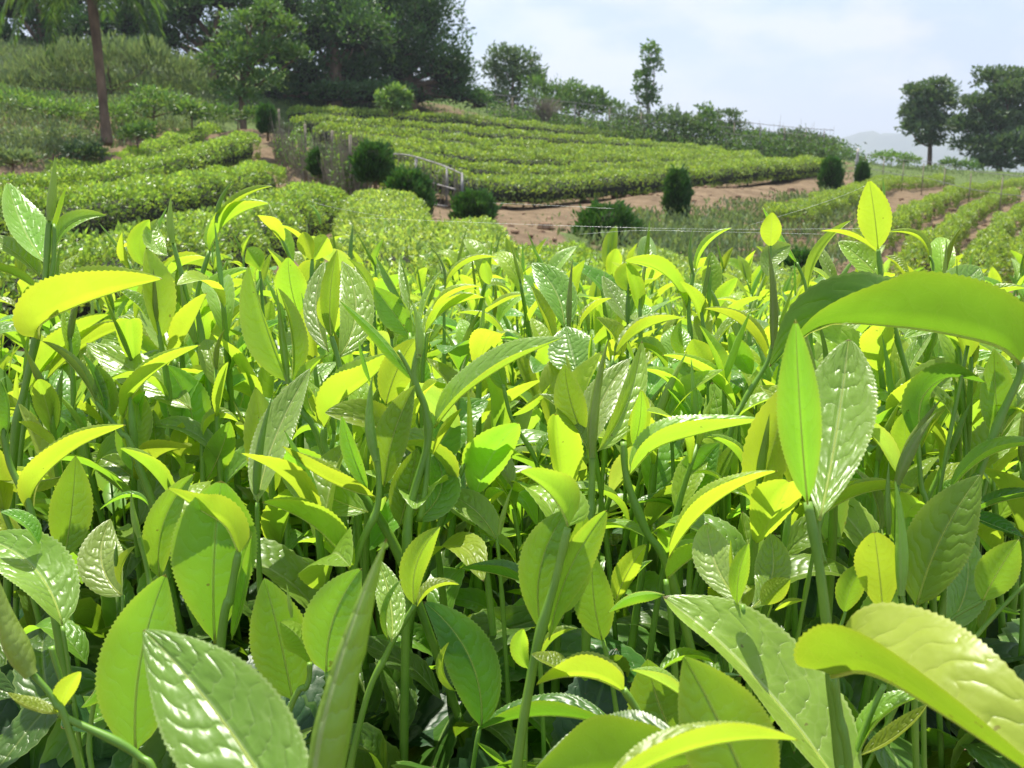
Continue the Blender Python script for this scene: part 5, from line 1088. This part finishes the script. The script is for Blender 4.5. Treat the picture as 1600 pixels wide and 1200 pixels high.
# ------------------------------------------------------------------ smaller shoots, one prototype of each kind, then copies
def proto_shoot(seed, nleaf, h, tones, spread):
    rg = np.random.default_rng(seed)
    root = empty('tea_shoot', (0, 0, 0)); root['nl'] = nleaf
    bend = rg.uniform(-.012, .012, 2)
    stem = smooth_path([(0, 0, -.14), (bend[0], bend[1], h * .45), (bend[0] * .4, bend[1] * .4, h)], 12)
    V, Fc = tube(stem, [.0019, .0017, .0022, .0015, .0018, .0011], 7, n=16)
    put('stem', mesh_from('stem', V, Fc), M_STEM, root)
    a = rg.uniform(0, 6.28)
    for i in range(nleaf):
        f = (i + .6) / nleaf; a += 2.4 + rg.uniform(-.3, .3)
        z = h * (.35 + .62 * f); b0 = np.array([np.interp(z, stem[:, 2], stem[:, 0]), np.interp(z, stem[:, 2], stem[:, 1]), z])
        ln = (.058 - .02 * f) * rg.uniform(.85, 1.2)
        el = R(rg.uniform(46, 78)) * (.8 + .3 * f); dr = np.array([math.cos(a), math.sin(a), 0])
        t1 = dr * math.cos(el) + np.array([0, 0, math.sin(el)])
        arch = rg.uniform(-.1, .75) * spread
        t2 = dr * math.cos(el - arch) + np.array([0, 0, math.sin(el - arch)])
        t3 = dr * math.cos(el - 2.1 * arch) + np.array([0, 0, math.sin(el - 2.1 * arch)])
        P = np.array([b0, b0 + t1 * ln * .33, b0 + t1 * ln * .33 + t2 * ln * .34, b0 + t1 * ln * .33 + t2 * ln * .34 + t3 * ln * .33])
        nrm = np.array([np.cross(np.cross(t, dr * -1 + np.array([0, 0, .01])), t) for t in (t1, t2, t3)])
        side = np.cross(dr, [0, 0, 1.]); nrm = np.array([np.cross(side, t) for t in (t1, t2, t3)]); nrm *= np.sign(nrm[:, 2:3] + 1e-6)
        tw = rg.uniform(-.5, .5); nrm = unit(nrm + tw * side)
        V, Fc, U = leaf_geo(P, nrm, ln * rg.uniform(.155, .215), rg.uniform(14, 42), ['e', 'e', 'o'][i % 3], rows=34, cols=3, curl=rg.uniform(-.2, .5), ripple=.08, seed=seed * 9 + i)
        put('leaf', mesh_from('leaf', V, Fc, uv=U), TONE[tones[i % len(tones)]], root)
    lean = np.array([rg.uniform(-.012, .012), rg.uniform(-.012, .012), 0])
    V, Fc, U = bud_geo([stem[-1] - np.array([0, 0, .002]), stem[-1] + np.array([0, 0, .014]) + lean * .4, stem[-1] + np.array([0, 0, .022 + .004 * (seed % 4)]) + lean], .0018 if seed % 2 else .0023, n=14, sides=8)
    put('bud', mesh_from('bud', V, Fc, uv=U), M_BUD, root)
    return root
PRO = [proto_shoot(100 + i, n, h, t, s) for i, (n, h, t, s) in enumerate([
    (3, .075, 'gyy', 1), (4, .10, 'gsyy', 1), (4, .09, 'sgyy', .6), (5, .12, 'gsyyy', 1), (2, .085, 'yy', .5), (3, .11, 'gyy', .8),
    (4, .10, 'sgyp', 1), (3, .075, 'ypy', 1), (4, .13, 'gsyy', .5), (3, .085, 'yyg', 1.2), (2, .10, 'pg', .4), (4, .11, 'ygsy', .9)])]
for p in PRO: p['pcs'] = 1
kids = {p.name: list(p.children) for p in PRO}
NUMW = {2: 'two', 3: 'three', 4: 'four', 5: 'five'}
used_labels = set(); used_pro = set()
def relation(dx, dy):
    a = math.degrees(math.atan2(-dy, dx)) % 360
    return ['right of', 'above and right of', 'above', 'above and left of', 'left of', 'below and left of', 'below', 'below and right of'][int((a + 22.5) // 45) % 8]
def auto_label(px, py, d, nl, h):
    size = 'short' if h < .085 else ('tall' if h > .112 else 'mid-height')
    order = sorted(HEROES, key=lambda q: math.hypot(q[1][0] - px, q[1][1] - py))
    for extra in ('', 'slightly ', 'well '):
        for ref, (hx, hy), hd in order[:3]:
            dist = math.hypot(px - hx, py - hy)
            if extra == 'slightly ' and dist > 70: continue
            if extra == 'well ' and dist < 70: continue
            l = f"{size} {NUMW[nl]}-leaved shoot {extra}{relation(px - hx, py - hy)} {ref}"
            if l not in used_labels and len(l.split()) <= 16: used_labels.add(l); return l
    return None
def grow(proto, loc, rz, sc, tilt, label):
    if proto.name in used_pro:
        r = proto.copy(); COL.objects.link(r)
        for ch in kids[proto.name]:
            c = ch.copy(); COL.objects.link(c); c.parent = r
    else:
        used_pro.add(proto.name); r = proto
    r.location = loc; r.rotation_euler = (tilt[0], tilt[1], rz); r.scale = (sc, sc, sc)
    tag(r, label, 'tea shoot', 'small tea shoots of the near bush')
    return r
def free_spot(loc, h, sc):
    """would this small shoot grow in front of a large one?"""
    pts = []
    for t in np.linspace(.3, 1.3, 6):
        for dx in (-.03, -.015, 0, .015, .03): pts.append((loc[0] + dx * sc, loc[1], loc[2] + h * sc * t))
    x, y, d = project(np.array(pts)); i = (y / 8).astype(int); j = (x / 8).astype(int)
    ok = (i >= 0) & (i < 150) & (j >= 0) & (j < 200)
    if not ok.any(): return False
    hit = (DEPTH[i[ok], j[ok]] > d[ok] + .004) & np.isfinite(DEPTH[i[ok], j[ok]])
    return hit.mean() < (.05 if d.mean() < .42 else .14 if d.mean() < .5 else .34)
placed = []; tries = 0; PH = [float(max(v[2] for v in [c.location[:] for c in p.children] + [(0, 0, 0)])) for p in PRO]
HH = [.075, .10, .09, .12, .085, .11, .10, .075, .13, .085, .10, .11]
hts = HH
while len(placed) < 285 and tries < 12000:
    tries += 1
    u = rng.random()
    py = 455 + (1130 - 455) * u ** 1.25; px = rng.uniform(-40, 1640)
    if px < 330 and py < 560: continue
    d = 0.205 * F / (py - 250)
    q = at(px, py, d); k = int(rng.integers(len(PRO))); sc = rng.uniform(.85, 1.15)
    q = np.array([q[0], q[1] , CAM[2] - .215 + rng.uniform(-.03, .03) - .07 * max(d - .75, 0)])
    if any((q[0] - s[0]) ** 2 + (q[1] - s[1]) ** 2 < (.014 + .008 * d) ** 2 for s in placed): continue
    if not free_spot(q, hts[k], sc): continue
    tx, ty, td = project(q + np.array([0, 0, hts[k] * sc * .8]))
    if not (-20 < tx < 1620 and ty < 1190): continue
    lab = auto_label(float(tx), float(ty), td, int(PRO[k]['nl']), hts[k] * sc)
    if lab is None: continue
    grow(PRO[k], q, rng.uniform(0, 6.28), sc, rng.normal(size=2) * .13, lab)
    placed.append(q)
print('small shoots', len(placed), 'tries', tries)
for p in PRO:
    if p.name not in used_pro:
        for c in kids[p.name]: bpy.data.objects.remove(c)
        bpy.data.objects.remove(p)
for o in COL.objects:
    for kk in ('nl', 'pcs'):
        if kk in o: del o[kk]

# ------------------------------------------------------------------ the bush itself: woody branches, old dark leaves, and the far shoots
bush = empty('tea_bush', (0, .9, .1), label='near tea bush, its old dark leaves and woody branches under all the shoots', cat='tea bush')
bo = np.array([0, .9, .1])
for i in range(60):
    a = rng.uniform(-1.0, 1.0); y = rng.uniform(.2, 2.2); x = a * (.25 + .5 * y)
    e = np.array([x, y, CAM[2] - .27]); s = np.array([x * .6 + rng.uniform(-.1, .1), y + rng.uniform(-.1, .15), .15])
    V, Fc = tube([s, (s + e) / 2 + rng.normal(size=3) * .04, e], [.008, .005, .003], 6, n=8)
    put('branch', mesh_from('branch', V - bo, Fc), M_WOOD, bush)
old = []
for i in range(7):
    ln = .082; P = [(0, 0, 0), (ln * .35, 0, .006), (ln * .7, 0, .002), (ln, 0, -.012)]
    V, Fc, U = leaf_geo(np.array(P), np.array([[0, .1 * (i - 3), 1.]]), .0175 + .0012 * i, 10 + 5 * (i % 4), 'e', rows=38, cols=3, curl=.2, ripple=.12, seed=i, teeth=.05)
    me = mesh_from('leaf', V, Fc, uv=U); me.materials.append(TONE['d' if i % 4 else 'm']); old.append(me)
n_old = 0
while n_old < 290:
    py = 600 + 640 * rng.random() ** .55; px = rng.uniform(-60, 1660); d = .25 * F / (py - 250)
    q = at(px, py, d); q[2] = CAM[2] - rng.uniform(.245, .34)
    x, y, dd = project(q); i, j = int(y / 8), int(x / 8)
    if not (0 <= i < 150 and 0 <= j < 200): 
        pass
    elif DEPTH[i, j] > dd and np.isfinite(DEPTH[i, j]) and rng.random() < .85: continue
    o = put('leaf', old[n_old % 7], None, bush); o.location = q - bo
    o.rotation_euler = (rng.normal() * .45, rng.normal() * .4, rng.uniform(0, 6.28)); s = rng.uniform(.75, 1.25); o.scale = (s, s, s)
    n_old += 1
# joined: old foliage deeper down and further back
n = 15000
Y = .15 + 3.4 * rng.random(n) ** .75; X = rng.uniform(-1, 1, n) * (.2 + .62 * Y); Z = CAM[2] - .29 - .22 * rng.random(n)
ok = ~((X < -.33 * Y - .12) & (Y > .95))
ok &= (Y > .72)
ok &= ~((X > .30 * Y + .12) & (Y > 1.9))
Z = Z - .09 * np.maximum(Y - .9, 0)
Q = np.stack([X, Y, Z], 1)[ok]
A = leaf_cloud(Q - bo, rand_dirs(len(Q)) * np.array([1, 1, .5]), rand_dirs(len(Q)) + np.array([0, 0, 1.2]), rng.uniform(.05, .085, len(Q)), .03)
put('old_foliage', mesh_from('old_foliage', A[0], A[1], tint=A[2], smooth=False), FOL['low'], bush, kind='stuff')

# detailed leaves low in the canopy close to the camera, joined
def leaf_carpet(name, n, yr, zr, ln, tone, seed):
    protos = []
    for i in range(5):
        P = np.array([(0, 0, 0), (ln * .35, 0, .006), (ln * .7, 0, .003), (ln, 0, -.006 * i)])
        protos.append(leaf_geo(P, np.array([[0, .12 * (i - 2), 1.]]), ln * (.19 + .012 * i), 12 + 6 * i, 'e', rows=22, cols=2, curl=.2, ripple=.12, seed=seed + i, teeth=.045))
    Vs, Fs, Us, nb = [], [], [], 0
    for k in range(n):
        y = rng.uniform(*yr); x = rng.uniform(-1, 1) * (.10 + .56 * y); z = CAM[2] - rng.uniform(*zr)
        if not free_spot(np.array([x, y, z - .02]), .04, 1.0): continue
        V, Fc, U = protos[k % 5]; a, b_, c = rng.normal() * .5, rng.normal() * .5 - .15, rng.uniform(0, 6.28); sc = rng.uniform(.7, 1.2)
        Rx = np.array([[1, 0, 0], [0, math.cos(a), -math.sin(a)], [0, math.sin(a), math.cos(a)]]); Ry = np.array([[math.cos(b_), 0, math.sin(b_)], [0, 1, 0], [-math.sin(b_), 0, math.cos(b_)]])
        Rz = np.array([[math.cos(c), -math.sin(c), 0], [math.sin(c), math.cos(c), 0], [0, 0, 1]])
        Vs.append((V * sc) @ (Rz @ Ry @ Rx).T + np.array([x, y, z]) - bo); Fs.append(Fc + nb); Us.append(U); nb += len(V)
    put(name, mesh_from(name, np.concatenate(Vs), np.concatenate(Fs), uv=np.concatenate(Us)), TONE[tone], bush, kind='stuff')
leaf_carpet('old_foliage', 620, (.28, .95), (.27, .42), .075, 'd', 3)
leaf_carpet('green_foliage', 380, (.30, .95), (.225, .29), .055, 'm', 13)
leaf_carpet('green_foliage', 420, (.40, 1.25), (.215, .28), .045, 'g', 23)
# low-detail shoots filling between and behind the individual ones
def low_shoots(Q, hgt, ll):
    acc = [[], [], []]; nb = 0; st = Acc()
    Vs, Fs, Ts = [], [], []
    for i in range(5):
        a = rng.uniform(0, 6.28, len(Q)); el = rng.uniform(.2, 1.25, len(Q)) if i < 4 else np.full(len(Q), 1.35)
        D = np.stack([np.cos(a) * np.cos(el), np.sin(a) * np.cos(el), np.sin(el)], 1)
        side = np.stack([-np.sin(a), np.cos(a), np.zeros(len(Q))], 1); Nn = np.cross(D, side); Nn *= np.sign(Nn[:, 2:3] + 1e-6)
        B = Q + np.array([0, 0, 1.]) * (hgt * (.4 + .13 * i))[:, None] + rng.normal(size=Q.shape) * .003
        L = ll * rng.uniform(.65, 1.15, len(Q)) * (1 if i < 4 else .8)
        S = unit(np.cross(Nn, D)); L_ = L[:, None]; wv = L_ * (.20 if i < 4 else .05)
        f = rng.uniform(.1, .7, (len(Q), 1)); dr = rng.uniform(0, .35, (len(Q), 1)); N2 = unit(np.cross(D, S))
        rows = []
        for t, wf in ((.22, .72), (.5, 1.0), (.78, .66)):
            m = B + D * L_ * t - N2 * L_ * dr * t * t
            rows += [m + S * wv * wf + N2 * wv * f * wf, m, m - S * wv * wf + N2 * wv * f * wf]
        V = np.stack([B] + rows + [B + D * L_ - N2 * L_ * dr], 1)
        tri = np.array([[0, 2, 1], [0, 3, 2], [1, 2, 4], [2, 5, 4], [2, 3, 5], [3, 6, 5], [4, 5, 7], [5, 8, 7], [5, 6, 8], [6, 9, 8], [7, 8, 10], [8, 9, 10]])
        b = np.arange(len(Q))[:, None, None] * 11 + nb
        Fs.append((b + tri[None]).reshape(-1, 3)); Vs.append(V.reshape(-1, 3)); Ts.append(np.repeat(rng.random(len(Q)), 11)); nb += len(Q) * 11
    # thin triangular stems
    a0 = np.array([0, 2.1, 4.2]); r = .0015
    ring = np.stack([np.cos(a0) * r, np.sin(a0) * r, a0 * 0], 1)
    V = np.concatenate([Q[:, None] + ring - np.array([0, 0, .1]), Q[:, None] + ring * .5 + np.stack([0 * hgt, 0 * hgt, hgt], 1)[:, None]], 1)
    b = np.arange(len(Q))[:, None, None] * 6
    tri = np.array([[0, 1, 4], [0, 4, 3], [1, 2, 5], [1, 5, 4], [2, 0, 3], [2, 3, 5]])
    return (np.concatenate(Vs), np.concatenate(Fs), np.concatenate(Ts)), (V.reshape(-1, 3), (b + tri).reshape(-1, 3))
n = 10500
Y = .55 + 3.0 * rng.random(n) ** .8; X = rng.uniform(-1, 1, n) * (.15 + .6 * Y)
ok = ~((X < -.33 * Y - .10) & (Y > .9))
ok &= ~((X > .30 * Y + .12) & (Y > 1.9))
X, Y = X[ok], Y[ok]
hg = rng.uniform(.05, .115, len(X)); Q = np.stack([X, Y, CAM[2] - .265 + .02 * lump(np.stack([X, Y, X * 0], 1), .2, 4) - .085 * np.maximum(Y - .9, 0) - .07 * np.maximum(X / Y - .12, 0) * np.maximum(Y - .8, 0) * 3], 1)
keep = np.array([free_spot(Q[i], hg[i], 1.0) or Q[i, 1] > 1.3 for i in range(len(Q))])
near_clear = np.array([min(((Q[i, 0] - s[0]) ** 2 + (Q[i, 1] - s[1]) ** 2) for s in placed) > .015 ** 2 for i in range(len(Q))])
Q, hg = Q[keep & near_clear], hg[keep & near_clear]
(LV, LF, LT), (SV, SF) = low_shoots(Q, hg, .043)
put('shoot_leaves', mesh_from('shoot_leaves', LV - bo, LF, tint=LT, smooth=True), FOL['young'], bush, kind='stuff')
put('shoot_stems', mesh_from('shoot_stems', SV - bo, SF), M_STEM, bush, kind='stuff')

# middle layer of green leaves, joined, that closes the canopy between the shoots
n = 6500
Y = .80 + 2.6 * rng.random(n) ** .9; X = rng.uniform(-1, 1, n) * (.08 + .6 * Y)
ok = ~((X < -.33 * Y - .10) & (Y > .9)) & ~((X > .30 * Y + .12) & (Y > 1.9)); X, Y = X[ok], Y[ok]
Q = np.stack([X, Y, CAM[2] - rng.uniform(.245, .315, len(X)) - .085 * np.maximum(Y - .9, 0) - .2 * np.maximum(X / Y - .12, 0) * np.maximum(Y - .8, 0)], 1)
keep = np.array([free_spot(q, .05, 1.0) or q[1] > 1.2 for q in Q]); Q = Q[keep]
(LV, LF, LT), _ = low_shoots(Q, rng.uniform(.02, .06, len(Q)), .046)
me = mesh_from('green_foliage', LV - bo, LF, tint=LT, smooth=True)
put('green_foliage', me, FOL['green'], bush, kind='stuff')

# spider threads strung between the shoots
for lab, pts in [
 ('long spider thread running level above the shoots on the right half', [(560, 340, .75), (860, 352, .7), (1110, 358, .65), (1370, 357, .52)]),
 ('spider thread rising to the raised leaf at the right', [(1170, 352, .66), (1270, 322, .6), (1352, 290, .52)]),
 ('faint spider thread across the soil bank on the left of the conifer', [(770, 317, .8), (860, 321, .78), (960, 326, .76)]),
 ('lowest spider thread, slightly sagging in front of the squat conifer', [(905, 366, .72), (1000, 360, .7), (1110, 362, .68), (1290, 366, .6)]),
 ('short spider thread from the left row end to the bare stem', [(480, 312, .8), (530, 326, .75), (600, 338, .72)])]:
    V, Fc = tube([at(*p) for p in pts], [.00007], 4, n=30)
    put('spider_thread', mesh_from('spider_thread', V, Fc), M_SILK, label=lab, cat='spider thread', group='spider threads')
